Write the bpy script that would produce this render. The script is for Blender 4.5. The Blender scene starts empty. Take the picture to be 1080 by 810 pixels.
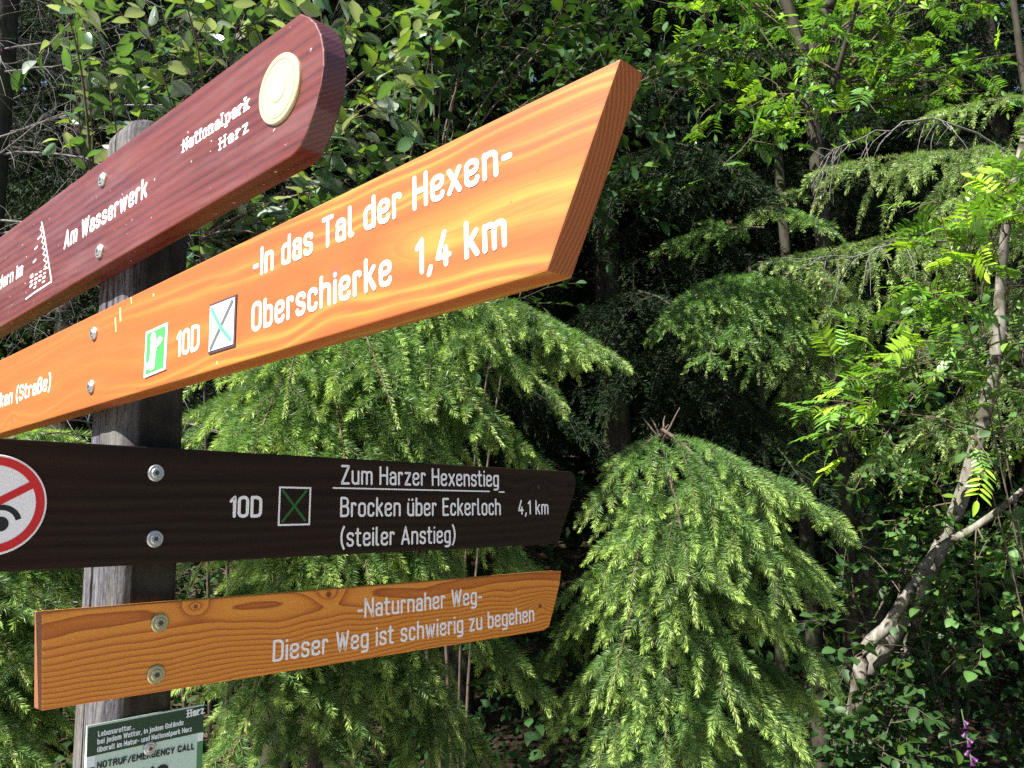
import bpy, bmesh, math, random
import numpy as np
from mathutils import Vector, Matrix

# ------------------------------------------------------------------ camera, world, sun, exposure
S = bpy.context.scene
FPX = 877.0                                   # focal length in photograph pixels (1080 wide)
PITCH, ROLL = math.radians(9.0), math.radians(-1.3)
EYE = np.array([0.0, 0.0, 1.6])
_F = np.array([0, math.cos(PITCH), math.sin(PITCH)])
_U0 = np.array([0, -math.sin(PITCH), math.cos(PITCH)])
_R0 = np.array([1.0, 0, 0])
_R = math.cos(ROLL) * _R0 + math.sin(ROLL) * _U0
_U = -math.sin(ROLL) * _R0 + math.cos(ROLL) * _U0

cam_data = bpy.data.cameras.new("camera")
cam = bpy.data.objects.new("camera", cam_data)
S.collection.objects.link(cam)
S.camera = cam
cam_data.sensor_width = 36.0
cam_data.lens = 36.0 * FPX / 1080.0
cam_data.clip_start = 0.02
cam_data.clip_end = 2000
cm = Matrix(((_R[0], _U[0], -_F[0], EYE[0]), (_R[1], _U[1], -_F[1], EYE[1]), (_R[2], _U[2], -_F[2], EYE[2]), (0, 0, 0, 1)))
cam.matrix_world = cm

SUN_EL = math.radians(48)
SUN_H = np.array([-0.75, -0.66])
SUN_H = SUN_H / np.linalg.norm(SUN_H)
sun_vec = Vector((SUN_H[0] * math.cos(SUN_EL), SUN_H[1] * math.cos(SUN_EL), math.sin(SUN_EL)))
world = bpy.data.worlds.new("World")
S.world = world
world.use_nodes = True
wn = world.node_tree
for n in list(wn.nodes): wn.nodes.remove(n)
sky = wn.nodes.new("ShaderNodeTexSky")
sky.sky_type = 'NISHITA'
sky.sun_disc = False
sky.sun_elevation = SUN_EL
sky.sun_rotation = math.atan2(SUN_H[0], SUN_H[1]) % (2 * math.pi)
bg = wn.nodes.new("ShaderNodeBackground")
bg.inputs[1].default_value = 0.06
wo = wn.nodes.new("ShaderNodeOutputWorld")
wn.links.new(sky.outputs[0], bg.inputs[0])
wn.links.new(bg.outputs[0], wo.inputs[0])
sd = bpy.data.lights.new("sun", 'SUN')
sd.energy = 4.8
sd.angle = math.radians(0.53)
sd.color = (1.0, 0.97, 0.92)
sun = bpy.data.objects.new("sun", sd)
sun.rotation_euler = sun_vec.to_track_quat('Z', 'Y').to_euler()
sun.location = (-6, -4, 9)
S.collection.objects.link(sun)
S.view_settings.view_transform = 'Standard'
S.view_settings.look = 'None'
S.view_settings.gamma = 1
S.view_settings.exposure = 1.8
S.cycles.max_bounces = 6
S.cycles.diffuse_bounces = 3
S.cycles.glossy_bounces = 2
S.cycles.transmission_bounces = 3
S.cycles.use_denoising = False

rng = np.random.default_rng(11)
Z = np.array([0, 0, 1.0])


def ray(px, py): return _F + ((px - 540) / FPX) * _R - ((py - 405) / FPX) * _U
def at(px, py, d): return EYE + d * ray(px, py)
def unit(v): return v / (np.linalg.norm(v) + 1e-12)


# ------------------------------------------------------------------ object helpers
def link(o, parent=None):
    S.collection.objects.link(o)
    if parent is not None: o.parent = parent
    return o


def thing(name, label, cat, loc=(0, 0, 0), group=None, rot=None):
    o = bpy.data.objects.new(name, None)
    o.empty_display_size = 0.05
    o.location = loc
    if rot is not None: o.rotation_euler = rot
    o["label"] = label
    o["category"] = cat
    if group: o["group"] = group
    return link(o)


def mesh_obj(name, verts, faces, mats, parent=None, smooth=False, mat_idx=None):
    me = bpy.data.meshes.new(name)
    me.from_pydata([tuple(v) for v in verts], [], [tuple(f) for f in faces])
    for m in (mats if isinstance(mats, (list, tuple)) else [mats]): me.materials.append(m)
    if mat_idx is not None: me.polygons.foreach_set("material_index", mat_idx)
    if smooth: me.polygons.foreach_set("use_smooth", [True] * len(me.polygons))
    me.update()
    return link(bpy.data.objects.new(name, me), parent)


# ------------------------------------------------------------------ node helpers
class NT:
    def __init__(self, name):
        self.m = bpy.data.materials.new(name)
        self.m.use_nodes = True
        self.t = self.m.node_tree
        for n in list(self.t.nodes): self.t.nodes.remove(n)
        self.out = self.t.nodes.new("ShaderNodeOutputMaterial")

    def n(self, typ, **kw):
        x = self.t.nodes.new(typ)
        for k, v in kw.items(): setattr(x, k, v)
        return x

    def put(self, sock, v):
        if hasattr(v, "is_output"): self.t.links.new(v, sock)
        else: sock.default_value = v

    def math(self, op, a, b=0.0, c=0.0, clamp=False):
        x = self.n("ShaderNodeMath", operation=op, use_clamp=clamp)
        for i, v in enumerate((a, b, c)): self.put(x.inputs[i], v)
        return x.outputs[0]

    def coords(self, scale=(1, 1, 1), loc=(0, 0, 0)):
        tc = self.n("ShaderNodeTexCoord")
        mp = self.n("ShaderNodeMapping")
        mp.inputs["Scale"].default_value = scale
        mp.inputs["Location"].default_value = loc
        self.t.links.new(tc.outputs["Object"], mp.inputs[0])
        return mp.outputs[0]

    def noise(self, vec, scale=5, detail=4, rough=0.55, dist=0.0):
        x = self.n("ShaderNodeTexNoise")
        self.t.links.new(vec, x.inputs["Vector"])
        x.inputs["Scale"].default_value = scale
        x.inputs["Detail"].default_value = detail
        x.inputs["Roughness"].default_value = rough
        x.inputs["Distortion"].default_value = dist
        return x.outputs[0]

    def ramp(self, fac, stops, interp='LINEAR'):
        r = self.n("ShaderNodeValToRGB")
        cr = r.color_ramp
        cr.interpolation = interp
        while len(cr.elements) < len(stops): cr.elements.new(0.5)
        for e, (p, c) in zip(cr.elements, stops):
            e.position = p
            e.color = (*c, 1) if len(c) == 3 else c
        self.put(r.inputs[0], fac)
        return r.outputs[0]

    def mix(self, fac, a, b, blend='MIX'):
        x = self.n("ShaderNodeMix", data_type='RGBA', blend_type=blend)
        self.put(x.inputs[0], fac)
        for i, v in ((6, a), (7, b)):
            self.put(x.inputs[i], v if hasattr(v, "is_output") else (*v, 1) if len(v) == 3 else v)
        return x.outputs[2]

    def bump(self, h, strength=0.3, dist=0.002):
        b = self.n("ShaderNodeBump")
        b.inputs["Strength"].default_value = strength
        b.inputs["Distance"].default_value = dist
        self.put(b.inputs["Height"], h)
        return b.outputs[0]

    def principled(self, color, rough=0.5, normal=None, metallic=0.0, spec=0.5):
        p = self.n("ShaderNodeBsdfPrincipled")
        self.put(p.inputs["Base Color"], color if hasattr(color, "is_output") else (*color, 1))
        self.put(p.inputs["Roughness"], rough)
        self.put(p.inputs["Metallic"], metallic)
        self.put(p.inputs["Specular IOR Level"], spec)
        if normal is not None: self.t.links.new(normal, p.inputs["Normal"])
        return p.outputs[0]

    def done(self, shader):
        self.t.links.new(shader, self.out.inputs[0])
        return self.m


def wood_board(name, stops, ring=60.0, y0=0.05, z0=0.0, warp=0.02, warp_freq=(2.2, 6, 9), knots=(), blot=0.3,
               blot_cols=None, streak=0.3, rough=0.55, seed=0.0, soft=False, wear=0.0, wear_col=(0.4, 0.33, 0.36), spec=0.4, knot_col=(0.10, 0.025, 0.01), knot_rings=2.2, end_shade_col=None, left_col=None):
    """Sawn plank: growth rings round an axis behind the board, knots that bend them, fine streaks along the grain."""
    t = NT(name)
    c = t.coords(loc=(seed, 0, 0))
    sep = t.n("ShaderNodeSeparateXYZ")
    tc = t.n("ShaderNodeTexCoord")
    t.t.links.new(tc.outputs["Object"], sep.inputs[0])
    X, Y, Zc = sep.outputs
    w = t.noise(t.coords(scale=warp_freq, loc=(seed, seed * 2, 0)), 1.0, 2, 0.5)
    w = t.math('MULTIPLY', t.math('SUBTRACT', w, 0.5), warp * 2)
    zz = t.math('ADD', t.math('SUBTRACT', Zc, z0), w)
    yy = t.math('ADD', Y, y0)
    r = t.math('SQRT', t.math('ADD', t.math('MULTIPLY', zz, zz), t.math('MULTIPLY', yy, yy)))
    kmask = None
    for (kx, kz, kr) in knots:
        dx = t.math('MULTIPLY', t.math('SUBTRACT', X, kx), 0.55)
        dz = t.math('SUBTRACT', Zc, kz)
        d = t.math('SQRT', t.math('ADD', t.math('MULTIPLY', dx, dx), t.math('MULTIPLY', dz, dz)))
        q = t.math('DIVIDE', d, kr * 2.4)
        r = t.math('ADD', r, t.math('DIVIDE', knot_rings / ring, t.math('ADD', t.math('MULTIPLY', q, q), 1.0)))
        dx2 = t.math('SUBTRACT', X, kx)
        d2 = t.math('SQRT', t.math('ADD', t.math('MULTIPLY', dx2, dx2), t.math('MULTIPLY', dz, dz)))
        k1 = t.math('SUBTRACT', 1.0, t.math('DIVIDE', d2, kr), clamp=True)
        k1 = t.math('MULTIPLY', k1, 2.5, clamp=True)
        kmask = k1 if kmask is None else t.math('MAXIMUM', kmask, k1)
    saw = t.math('FRACT', t.math('MULTIPLY', r, ring))
    fine = t.noise(t.coords(scale=(7, 60, 160), loc=(seed, 0, 0)), 1.0, 5, 0.6)
    if soft:
        saw = t.math('ADD', t.math('MULTIPLY', t.math('SINE', t.math('MULTIPLY', r, ring * 6.283)), 0.5), 0.5)
    f = t.math('ADD', saw, t.math('MULTIPLY', t.math('SUBTRACT', fine, 0.5), streak))
    col = t.ramp(f, stops)
    if soft:
        thin = t.math('FRACT', t.math('MULTIPLY', r, ring * 4.0))
        thin = t.math('MULTIPLY', t.math('POWER', thin, 4.0), t.math('ADD', fine, 0.1))
        col = t.mix(t.math('MULTIPLY', thin, 0.55), col, (0.30, 0.07, 0.017))
    if blot_cols:
        b = t.noise(t.coords(scale=(3.2, 8, 17), loc=(seed + 3, 0, 0)), 1.0, 3, 0.55, 0.6)
        b = t.math('MULTIPLY', t.math('SUBTRACT', b, 0.42), 4.0, clamp=True)
        col = t.mix(t.math('MULTIPLY', b, blot), col, blot_cols)
    col = t.mix(t.math('MULTIPLY', fine, streak), col, (0.25, 0.12, 0.05), 'MULTIPLY')
    if left_col:  # redder wood at the left; the paler right partly stands in for glare
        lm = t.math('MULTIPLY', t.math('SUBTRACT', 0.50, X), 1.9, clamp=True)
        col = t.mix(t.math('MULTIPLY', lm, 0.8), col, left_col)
    if wear:
        wv = t.noise(t.coords(scale=(5, 10, 40), loc=(seed + 8, 0, 0)), 1.0, 6, 0.65)
        wm = t.math('MULTIPLY', t.math('SUBTRACT', wv, 0.47), 5.0, clamp=True)
        col = t.mix(t.math('MULTIPLY', wm, wear), col, wear_col)
        sp = t.noise(t.coords(scale=(90, 90, 140)), 1.0, 2, 0.5)
        sm = t.math('MULTIPLY', t.math('SUBTRACT', sp, 0.70), 14.0, clamp=True)
        col = t.mix(t.math('MULTIPLY', sm, 0.8), col, (0.62, 0.5, 0.48))
    if kmask is not None:
        col = t.mix(t.math('MULTIPLY', kmask, 0.85), col, knot_col)
    dirt = t.noise(t.coords(scale=(220, 220, 220), loc=(seed, 1, 1)), 1.0, 1, 0.5)
    dm = t.math('MULTIPLY', t.math('SUBTRACT', dirt, 0.735), 20.0, clamp=True)
    col = t.mix(t.math('MULTIPLY', dm, 0.6), col, (0.05, 0.03, 0.02))
    h = t.math('ADD', t.math('MULTIPLY', saw, 0.4), fine)
    rr = t.math('ADD', t.math('MULTIPLY', fine, 0.25), rough - 0.12)
    if end_shade_col:
        # sawn end grain with ring arcs, darkened further to paint in the ends' shade
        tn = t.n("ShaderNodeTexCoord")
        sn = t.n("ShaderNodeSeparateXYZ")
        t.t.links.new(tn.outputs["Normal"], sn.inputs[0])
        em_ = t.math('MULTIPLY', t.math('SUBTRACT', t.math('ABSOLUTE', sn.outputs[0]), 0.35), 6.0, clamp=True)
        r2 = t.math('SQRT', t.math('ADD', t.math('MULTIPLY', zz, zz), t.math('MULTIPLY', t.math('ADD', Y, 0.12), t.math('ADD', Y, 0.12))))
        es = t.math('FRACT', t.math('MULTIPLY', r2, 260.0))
        ec = t.mix(t.math('POWER', es, 3.0), end_shade_col, tuple(v * 2.0 for v in end_shade_col))
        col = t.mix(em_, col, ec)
    return t.done(t.principled(col, rr, t.bump(h, 0.35, 0.0009), spec=spec))


def flat_paint(name, col, rough=0.6, var=0.12, spec=0.4):
    t = NT(name)
    f = t.noise(t.coords(scale=(90, 90, 90)), 1.0, 4, 0.6)
    c = t.mix(t.math('MULTIPLY', f, var * 2), col, tuple(v * 0.55 for v in col))
    return t.done(t.principled(c, rough, t.bump(f, 0.15, 0.0005), spec=spec))


def bark_mat(name, a, b, scale=1.0, moss=0.0, patches=None):
    t = NT(name)
    f = t.noise(t.coords(scale=(40 * scale, 40 * scale, 9 * scale)), 1.0, 6, 0.65, 0.4)
    col = t.ramp(f, [(0.3, a), (0.7, b)])
    if patches:
        g = t.noise(t.coords(scale=(14 * scale,) * 3), 1.0, 3, 0.5)
        col = t.mix(t.math('MULTIPLY', t.math('SUBTRACT', g, 0.52), 9, clamp=True), col, patches)
    if moss:
        g = t.noise(t.coords(scale=(9 * scale,) * 3, loc=(4, 2, 1)), 1.0, 4, 0.6)
        col = t.mix(t.math('MULTIPLY', t.math('MULTIPLY', t.math('SUBTRACT', g, 0.5), 6, clamp=True), moss), col, (0.05, 0.08, 0.02))
    return t.done(t.principled(col, 0.85, t.bump(f, 0.7, 0.006 / scale), spec=0.2))


def leaf_mat(name, rough=0.4, transl=0.3, tint=(1.25, 1.25, 0.45), spec=0.5):
    t = NT(name)
    a = t.n("ShaderNodeAttribute", attribute_name="Col")
    col = a.outputs["Color"]
    p = t.principled(col, rough, spec=spec)
    tr = t.n("ShaderNodeBsdfTranslucent")
    t.t.links.new(t.mix(1.0, col, tint, 'MULTIPLY'), tr.inputs[0])
    mx = t.n("ShaderNodeMixShader")
    mx.inputs[0].default_value = transl
    t.t.links.new(p, mx.inputs[1])
    t.t.links.new(tr.outputs[0], mx.inputs[2])
    return t.done(mx.outputs[0])


M = {}
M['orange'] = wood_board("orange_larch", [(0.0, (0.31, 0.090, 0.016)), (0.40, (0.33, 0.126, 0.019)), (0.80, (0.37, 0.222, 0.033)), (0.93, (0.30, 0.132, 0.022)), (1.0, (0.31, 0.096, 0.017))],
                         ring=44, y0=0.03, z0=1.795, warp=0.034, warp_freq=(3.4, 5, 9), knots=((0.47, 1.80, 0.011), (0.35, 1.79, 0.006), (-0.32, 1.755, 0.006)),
                         blot=0.65, blot_cols=(0.30, 0.066, 0.020), streak=0.42, seed=1.3, soft=True, knot_col=(0.30, 0.07, 0.03), knot_rings=0.6, end_shade_col=(0.17, 0.050, 0.012), left_col=(0.32, 0.083, 0.014))
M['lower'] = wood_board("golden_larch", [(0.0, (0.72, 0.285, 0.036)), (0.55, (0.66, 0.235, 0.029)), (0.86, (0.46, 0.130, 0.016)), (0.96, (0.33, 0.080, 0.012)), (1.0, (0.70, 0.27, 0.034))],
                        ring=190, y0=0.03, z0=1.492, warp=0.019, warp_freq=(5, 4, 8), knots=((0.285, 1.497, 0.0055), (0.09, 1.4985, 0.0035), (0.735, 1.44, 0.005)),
                        streak=0.3, seed=5.1, rough=0.5, knot_rings=2.6, end_shade_col=(0.16, 0.065, 0.03))
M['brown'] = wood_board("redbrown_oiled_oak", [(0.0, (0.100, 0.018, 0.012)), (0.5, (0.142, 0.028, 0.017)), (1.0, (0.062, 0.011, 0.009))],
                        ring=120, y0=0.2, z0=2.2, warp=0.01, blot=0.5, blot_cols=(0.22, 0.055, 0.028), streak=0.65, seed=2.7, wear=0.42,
                        wear_col=(0.17, 0.078, 0.072), rough=0.38, spec=0.5, end_shade_col=(0.060, 0.020, 0.022))
M['black'] = wood_board("dark_oiled_oak", [(0.0, (0.028, 0.0155, 0.008)), (0.6, (0.013, 0.0075, 0.0045)), (1.0, (0.030, 0.017, 0.009))],
                        ring=70, y0=0.05, z0=1.70, warp=0.02, blot=0.5, blot_cols=(0.024, 0.010, 0.006), streak=0.5, seed=7.7, rough=0.68,
                        knots=((0.62, 1.652, 0.004), (0.74, 1.65, 0.004)), knot_col=(0.06, 0.05, 0.04), spec=0.15)
M['paint'] = flat_paint("white_lettering_paint", (0.80, 0.79, 0.78), 0.6, 0.08)
M['white'] = flat_paint("white_enamel", (0.78, 0.79, 0.80), 0.45, 0.1)
M['cream'] = flat_paint("cream_medal_paint", (0.45, 0.40, 0.225), 0.4, 0.1)
M['medal_centre'] = flat_paint("pale_blue_glaze", (0.42, 0.55, 0.56), 0.3, 0.3)
M['medal_line'] = flat_paint("medal_line_paint", (0.36, 0.30, 0.16), 0.5, 0.2)
M['green'] = flat_paint("green_enamel", (0.055, 0.36, 0.07), 0.4, 0.1)
M['green_line'] = flat_paint("green_brushed_paint", (0.018, 0.14, 0.03), 0.5, 0.5)
M['grey_line'] = flat_paint("grey_brushed_paint", (0.10, 0.12, 0.11), 0.5, 0.4)
M['teal_line'] = flat_paint("faded_green_paint", (0.10, 0.42, 0.22), 0.5, 0.4)
M['dark_line'] = flat_paint("dark_border_paint", (0.06, 0.035, 0.05), 0.5, 0.3)
M['red'] = flat_paint("red_enamel", (0.55, 0.020, 0.022), 0.4, 0.1)
M['ink'] = flat_paint("black_ink", (0.012, 0.012, 0.013), 0.5, 0.1)
M['panel_dark'] = flat_paint("dark_green_print", (0.018, 0.055, 0.026), 0.35, 0.25)
M['panel_pale'] = flat_paint("pale_green_print", (0.46, 0.60, 0.49), 0.4, 0.08)
M['panel_white'] = flat_paint("white_print", (0.68, 0.74, 0.74), 0.4, 0.08)
M['panel_mid'] = flat_paint("mid_green_print", (0.07, 0.20, 0.08), 0.4, 0.1)


def metal(name, col, rough):
    t = NT(name)
    f = t.noise(t.coords(scale=(260, 260, 260)), 1.0, 3, 0.6)
    return t.done(t.principled(t.mix(f, col, tuple(v * 0.6 for v in col)), t.math('ADD', t.math('MULTIPLY', f, 0.3), rough - 0.1), metallic=0.9))


M['zinc'] = metal("zinc_screw_metal", (0.62, 0.63, 0.60), 0.35)
M['brass'] = metal("yellow_zinc_metal", (0.58, 0.55, 0.33), 0.35)
M['socket'] = flat_paint("dark_socket", (0.05, 0.045, 0.035), 0.6, 0.3)


def post_mat():
    t = NT("weathered_grey_wood")
    st = t.noise(t.coords(scale=(130, 130, 5)), 1.0, 7, 0.72)
    sp = t.noise(t.coords(scale=(190, 190, 90)), 1.0, 4, 0.7)
    f = t.math('ADD', t.math('MULTIPLY', st, 0.62), t.math('MULTIPLY', sp, 0.38))
    col = t.ramp(f, [(0.38, (0.013, 0.011, 0.012)), (0.47, (0.055, 0.053, 0.059)), (0.62, (0.142, 0.138, 0.154))])
    g = t.noise(t.coords(scale=(14, 14, 7), loc=(2, 5, 1)), 1.0, 5, 0.65)
    col = t.mix(t.math('MULTIPLY', t.math('MULTIPLY', t.math('SUBTRACT', g, 0.46), 6, clamp=True), 0.55), col, (0.16, 0.15, 0.12))
    crk = t.noise(t.coords(scale=(75, 75, 2.2), loc=(7, 1, 3)), 1.0, 3, 0.5)
    cm_ = t.math('SUBTRACT', 1.0, t.math('MULTIPLY', t.math('ABSOLUTE', t.math('SUBTRACT', crk, 0.5)), 70.0), clamp=True)
    col = t.mix(t.math('MULTIPLY', cm_, 0.8), col, (0.012, 0.010, 0.010))
    # the sunless face's shade painted in as near-black, slightly algae-tinted wood
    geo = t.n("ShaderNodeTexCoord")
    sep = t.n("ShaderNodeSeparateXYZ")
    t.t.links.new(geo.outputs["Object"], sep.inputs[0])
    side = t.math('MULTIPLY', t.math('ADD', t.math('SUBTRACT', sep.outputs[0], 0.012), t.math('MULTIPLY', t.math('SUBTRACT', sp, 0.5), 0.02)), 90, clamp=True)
    shade_alg = t.ramp(g, [(0.4, (0.014, 0.012, 0.009)), (0.66, (0.05, 0.047, 0.03))])
    col = t.mix(t.math('MULTIPLY', side, 0.93), col, shade_alg)
    return t.done(t.principled(col, 0.9, t.bump(f, 0.9, 0.004), spec=0.15))


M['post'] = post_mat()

# ------------------------------------------------------------------ signpost frame: two faces of the post at right angles
AZ = math.radians(42.5)
dA = np.array([math.sin(AZ), math.cos(AZ), 0]); nA = np.array([math.cos(AZ), -math.sin(AZ), 0])
xB = np.array([math.cos(AZ), -math.sin(AZ), 0]); nB = np.array([-math.sin(AZ), -math.cos(AZ), 0])
T_A, T_B = 0.024, 0.026


def hit(px, py, n, P0):
    d = ray(px, py)
    return EYE + d * (np.dot(P0 - EYE, n) / np.dot(d, n))


P_A = at(164, 535, 1.0)                                   # front plane of the boards on the shaded face
CORNER = hit(124, 535, nA, P_A - nA * T_A)                # edge of the post between its two faces
CORNER[2] = 0.0
P_A = CORNER + nA * T_A
P_B = CORNER + nB * T_B


class Face:
    """A board plane: local x along the board (to the right in the picture), local z up, local y into the board."""
    def __init__(self, n, xdir, P):
        self.n, self.x, self.P = n, xdir, P
        self.rz = math.atan2(xdir[1], xdir[0])

    def uv(self, px, py):
        h = hit(px, py, self.n, self.P)
        return np.array([np.dot(h - self.P, self.x), h[2]])


FA = Face(nA, dA, P_A)
FB = Face(nB, xB, P_B)


def clean(me):
    bm = bmesh.new(); bm.from_mesh(me)
    bmesh.ops.recalc_face_normals(bm, faces=bm.faces)
    bm.to_mesh(me); bm.free()


def plank(name, outline, thick, mat, parent, bevel=0.0016, y=0.0):
    bm = bmesh.new()
    vs = [bm.verts.new((u, y, z)) for u, z in outline]
    f = bm.faces.new(vs)
    ex = bmesh.ops.extrude_face_region(bm, geom=[f])
    for v in ex["geom"]:
        if isinstance(v, bmesh.types.BMVert): v.co.y += thick
    bmesh.ops.recalc_face_normals(bm, faces=bm.faces)
    if bevel:
        bmesh.ops.bevel(bm, geom=list(bm.edges), offset=bevel, segments=2, affect='EDGES', profile=0.6, clamp_overlap=True)
    me = bpy.data.meshes.new(name)
    bm.to_mesh(me); bm.free()
    me.materials.append(mat)
    return link(bpy.data.objects.new(name, me), parent)


def disc(name, u, z, r, y0, y1, mat, parent, n=40, r_in=0.0, dome=0.0, bev=0.0):
    """Round plate (or ring) standing off the board: back at y1, front at y0 (y grows into the board)."""
    verts, faces = [], []
    rings = []
    prof = [(r, y1), (r, y0 + bev), (r - bev, y0)] if bev else [(r, y1), (r, y0)]
    if r_in > 0: prof += [(r_in, y0), (r_in, y1)]
    elif dome:
        for k in (0.75, 0.5, 0.25): prof.append((r * k, y0 - dome * (1 - k * k)))
    for rr, yy in prof:
        rings.append(len(verts))
        for i in range(n):
            a = 2 * math.pi * i / n
            verts.append((u + rr * math.cos(a), yy, z + rr * math.sin(a)))
    for a, b in zip(rings, rings[1:]):
        for i in range(n):
            j = (i + 1) % n
            faces.append((a + i, a + j, b + j, b + i))
    if r_in == 0: faces.append(tuple(rings[-1] + i for i in range(n)))
    o = mesh_obj(name, verts, faces, mat, parent)
    clean(o.data)
    return o


# ------------------------------------------------------------------ lettering: routed strokes of constant width
def G():
    g = {}
    R = 0.17
    def s(*pts, c=False, r=R): return (pts, c, r)
    n = .36
    g['I'] = (0, [s((0, 0), (0, 1))]); g['l'] = (.12, [s((0, 1), (0, 0), (.12, 0), r=.09)])
    g['n'] = (n, [s((0, 0), (0, .7)), s((0, .45), (0, .7), (n, .7), (n, 0))])
    g['m'] = (.6, [s((0, 0), (0, .7)), s((0, .45), (0, .7), (.3, .7), (.3, 0), r=.14), s((.3, .45), (.3, .7), (.6, .7), (.6, 0), r=.14)])
    g['h'] = (n, [s((0, 0), (0, 1)), s((0, .45), (0, .7), (n, .7), (n, 0))])
    g['u'] = (n, [s((n, .7), (n, 0)), s((0, .7), (0, 0), (n, 0), (n, .25))])
    g['d'] = (n, [s((0, 0), (n, 0), (n, .7), (0, .7), c=True), s((n, 0), (n, 1))])
    g['b'] = (n, [s((0, 0), (n, 0), (n, .7), (0, .7), c=True), s((0, 0), (0, 1))])
    g['p'] = (n, [s((0, 0), (n, 0), (n, .7), (0, .7), c=True), s((0, -.26), (0, .7))])
    g['o'] = (n, [s((0, 0), (n, 0), (n, .7), (0, .7), c=True)])
    g['a'] = (n - .02, [s((.01, .56), (.01, .7), (n - .02, .7), (n - .02, 0)), s((n - .02, .41), (0, .41), (0, 0), (n - .02, 0), (n - .02, .2), r=.15)])
    g['e'] = (n, [s((0, .36), (n, .36), (n, .7), (0, .7), (0, 0), (n, 0), (n, .13))])
    g['c'] = (n - .04, [s((n - .04, .55), (n - .04, .7), (0, .7), (0, 0), (n - .04, 0), (n - .04, .15))])
    g['s'] = (n - .03, [s((.33, .57), (.33, .7), (0, .7), (0, .38), (.33, .33), (.33, 0), (0, 0), (0, .13), r=.15)])
    g['S'] = (.42, [s((.42, .82), (.42, 1), (0, 1), (0, .55), (.42, .48), (.42, 0), (0, 0), (0, .18), r=.2)])
    g['T'] = (.42, [s((0, 1), (.42, 1)), s((.21, 1), (.21, 0))])
    g['r'] = (.22, [s((0, 0), (0, .7)), s((0, .45), (0, .7), (.22, .7), (.22, .62), r=.13)])
    g['H'] = (.44, [s((0, 0), (0, 1)), s((.44, 0), (.44, 1)), s((0, .52), (.44, .52))])
    g['x'] = (.36, [s((0, 0), (.36, .7)), s((0, .7), (.36, 0))])
    g['O'] = (.42, [s((0, 0), (.42, 0), (.42, 1), (0, 1), c=True, r=.205)]); g['0'] = (.4, [s((0, 0), (.4, 0), (.4, 1), (0, 1), c=True, r=.195)])
    g['i'] = (0, [s((0, 0), (0, .7)), s((0, .94), (0, .955))])
    g['j'] = (.06, [s((.06, .7), (.06, -.24), (-.08, -.24), r=.1), s((.06, .94), (.06, .955))])
    g['k'] = (.34, [s((0, 0), (0, 1)), s((.32, .7), (0, .28)), s((.12, .42), (.34, 0))])
    g['1'] = (.17, [s((0, .8), (.17, 1), (.17, 0), r=.02)])
    g['2'] = (.4, [s((0, .78), (0, 1), (.4, 1), (.4, .6), (0, .02), (.42, .02), r=.19)])
    g['4'] = (.4, [s((.24, 1), (0, .26), (.4, .26), r=.02), s((.29, .5), (.29, 0))])
    g[','] = (.06, [s((.06, .04), (.0, -.16))]); g['.'] = (0, [s((0, 0), (0, .01))]); g['…'] = (.44, [s((x, 0), (x, .01)) for x in (0, .22, .44)])
    g['D'] = (.43, [s((0, 0), (0, 1)), (((0, 0), (.43, 0, .22), (.43, 1, .22), (0, 1)), False, .02)])
    g['B'] = (.42, [s((0, 0), (0, 1)), (((0, 0), (.42, 0, .2), (.42, .54, .2), (0, .54)), False, .02), (((0, .54), (.39, .54, .2), (.39, 1, .2), (0, 1)), False, .02)])
    g['R'] = (.42, [s((0, 0), (0, 1)), (((0, .5), (.42, .5, .2), (.42, 1, .2), (0, 1)), False, .02), s((.2, .5), (.44, 0))])
    g['Z'] = (.42, [s((0, 1), (.42, 1), (0, 0), (.42, 0), r=.02)]); g['z'] = (.33, [s((0, .7), (.33, .7), (0, 0), (.33, 0), r=.02)])
    g['t'] = (.24, [s((.07, .95), (.07, 0), (.24, 0), r=.12), s((-.04, .7), (.24, .7))])
    g['g'] = (n, [s((0, 0), (n, 0), (n, .7), (0, .7), c=True), s((n, .7), (n, -.25), (.03, -.25))])
    g['E'] = (.36, [s((.36, 1), (0, 1), (0, 0), (.36, 0), r=.02), s((0, .53), (.32, .53))])
    g['F'] = (.36, [s((.36, 1), (0, 1), (0, 0), r=.02), s((0, .5), (.32, .5))])
    g['L'] = (.34, [s((0, 1), (0, 0), (.34, 0), r=.02)])
    g['C'] = (.42, [s((.42, .76), (.42, 1), (0, 1), (0, 0), (.42, 0), (.42, .24), r=.2)])
    g['G'] = (.42, [s((.42, .78), (.42, 1), (0, 1), (0, 0), (.42, 0), (.42, .5), (.24, .5), r=.19)])
    g['M'] = (.54, [s((0, 0), (0, 1), (.27, .35), (.54, 1), (.54, 0), r=.02)])
    g['N'] = (.45, [s((0, 0), (0, 1), (.45, 0), (.45, 1), r=.02)])
    g['U'] = (.42, [s((0, 1), (0, 0), (.42, 0), (.42, 1), r=.2)])
    g['Y'] = (.44, [s((0, 1), (.22, .45), (.44, 1), r=.02), s((.22, .45), (.22, 0))])
    g['A'] = (.48, [s((0, 0), (.24, 1), (.48, 0), r=.02), s((.08, .27), (.40, .27))])
    g['W'] = (.64, [s((0, 1), (.16, 0), (.32, .93), (.48, 0), (.64, 1), r=.02)])
    g['w'] = (.56, [s((0, .7), (.14, 0), (.28, .66), (.42, 0), (.56, .7), r=.02)])
    g['-'] = (.2, [s((0, .38), (.2, .38))]); g['/'] = (.3, [s((0, -.05), (.3, 1.02))])
    g['('] = (.15, [s((.15, 1.08), (0, .82), (0, .12), (.15, -.16), r=.3)]); g[')'] = (.15, [s((0, 1.08), (.15, .82), (.15, .12), (0, -.16), r=.3)])
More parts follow.
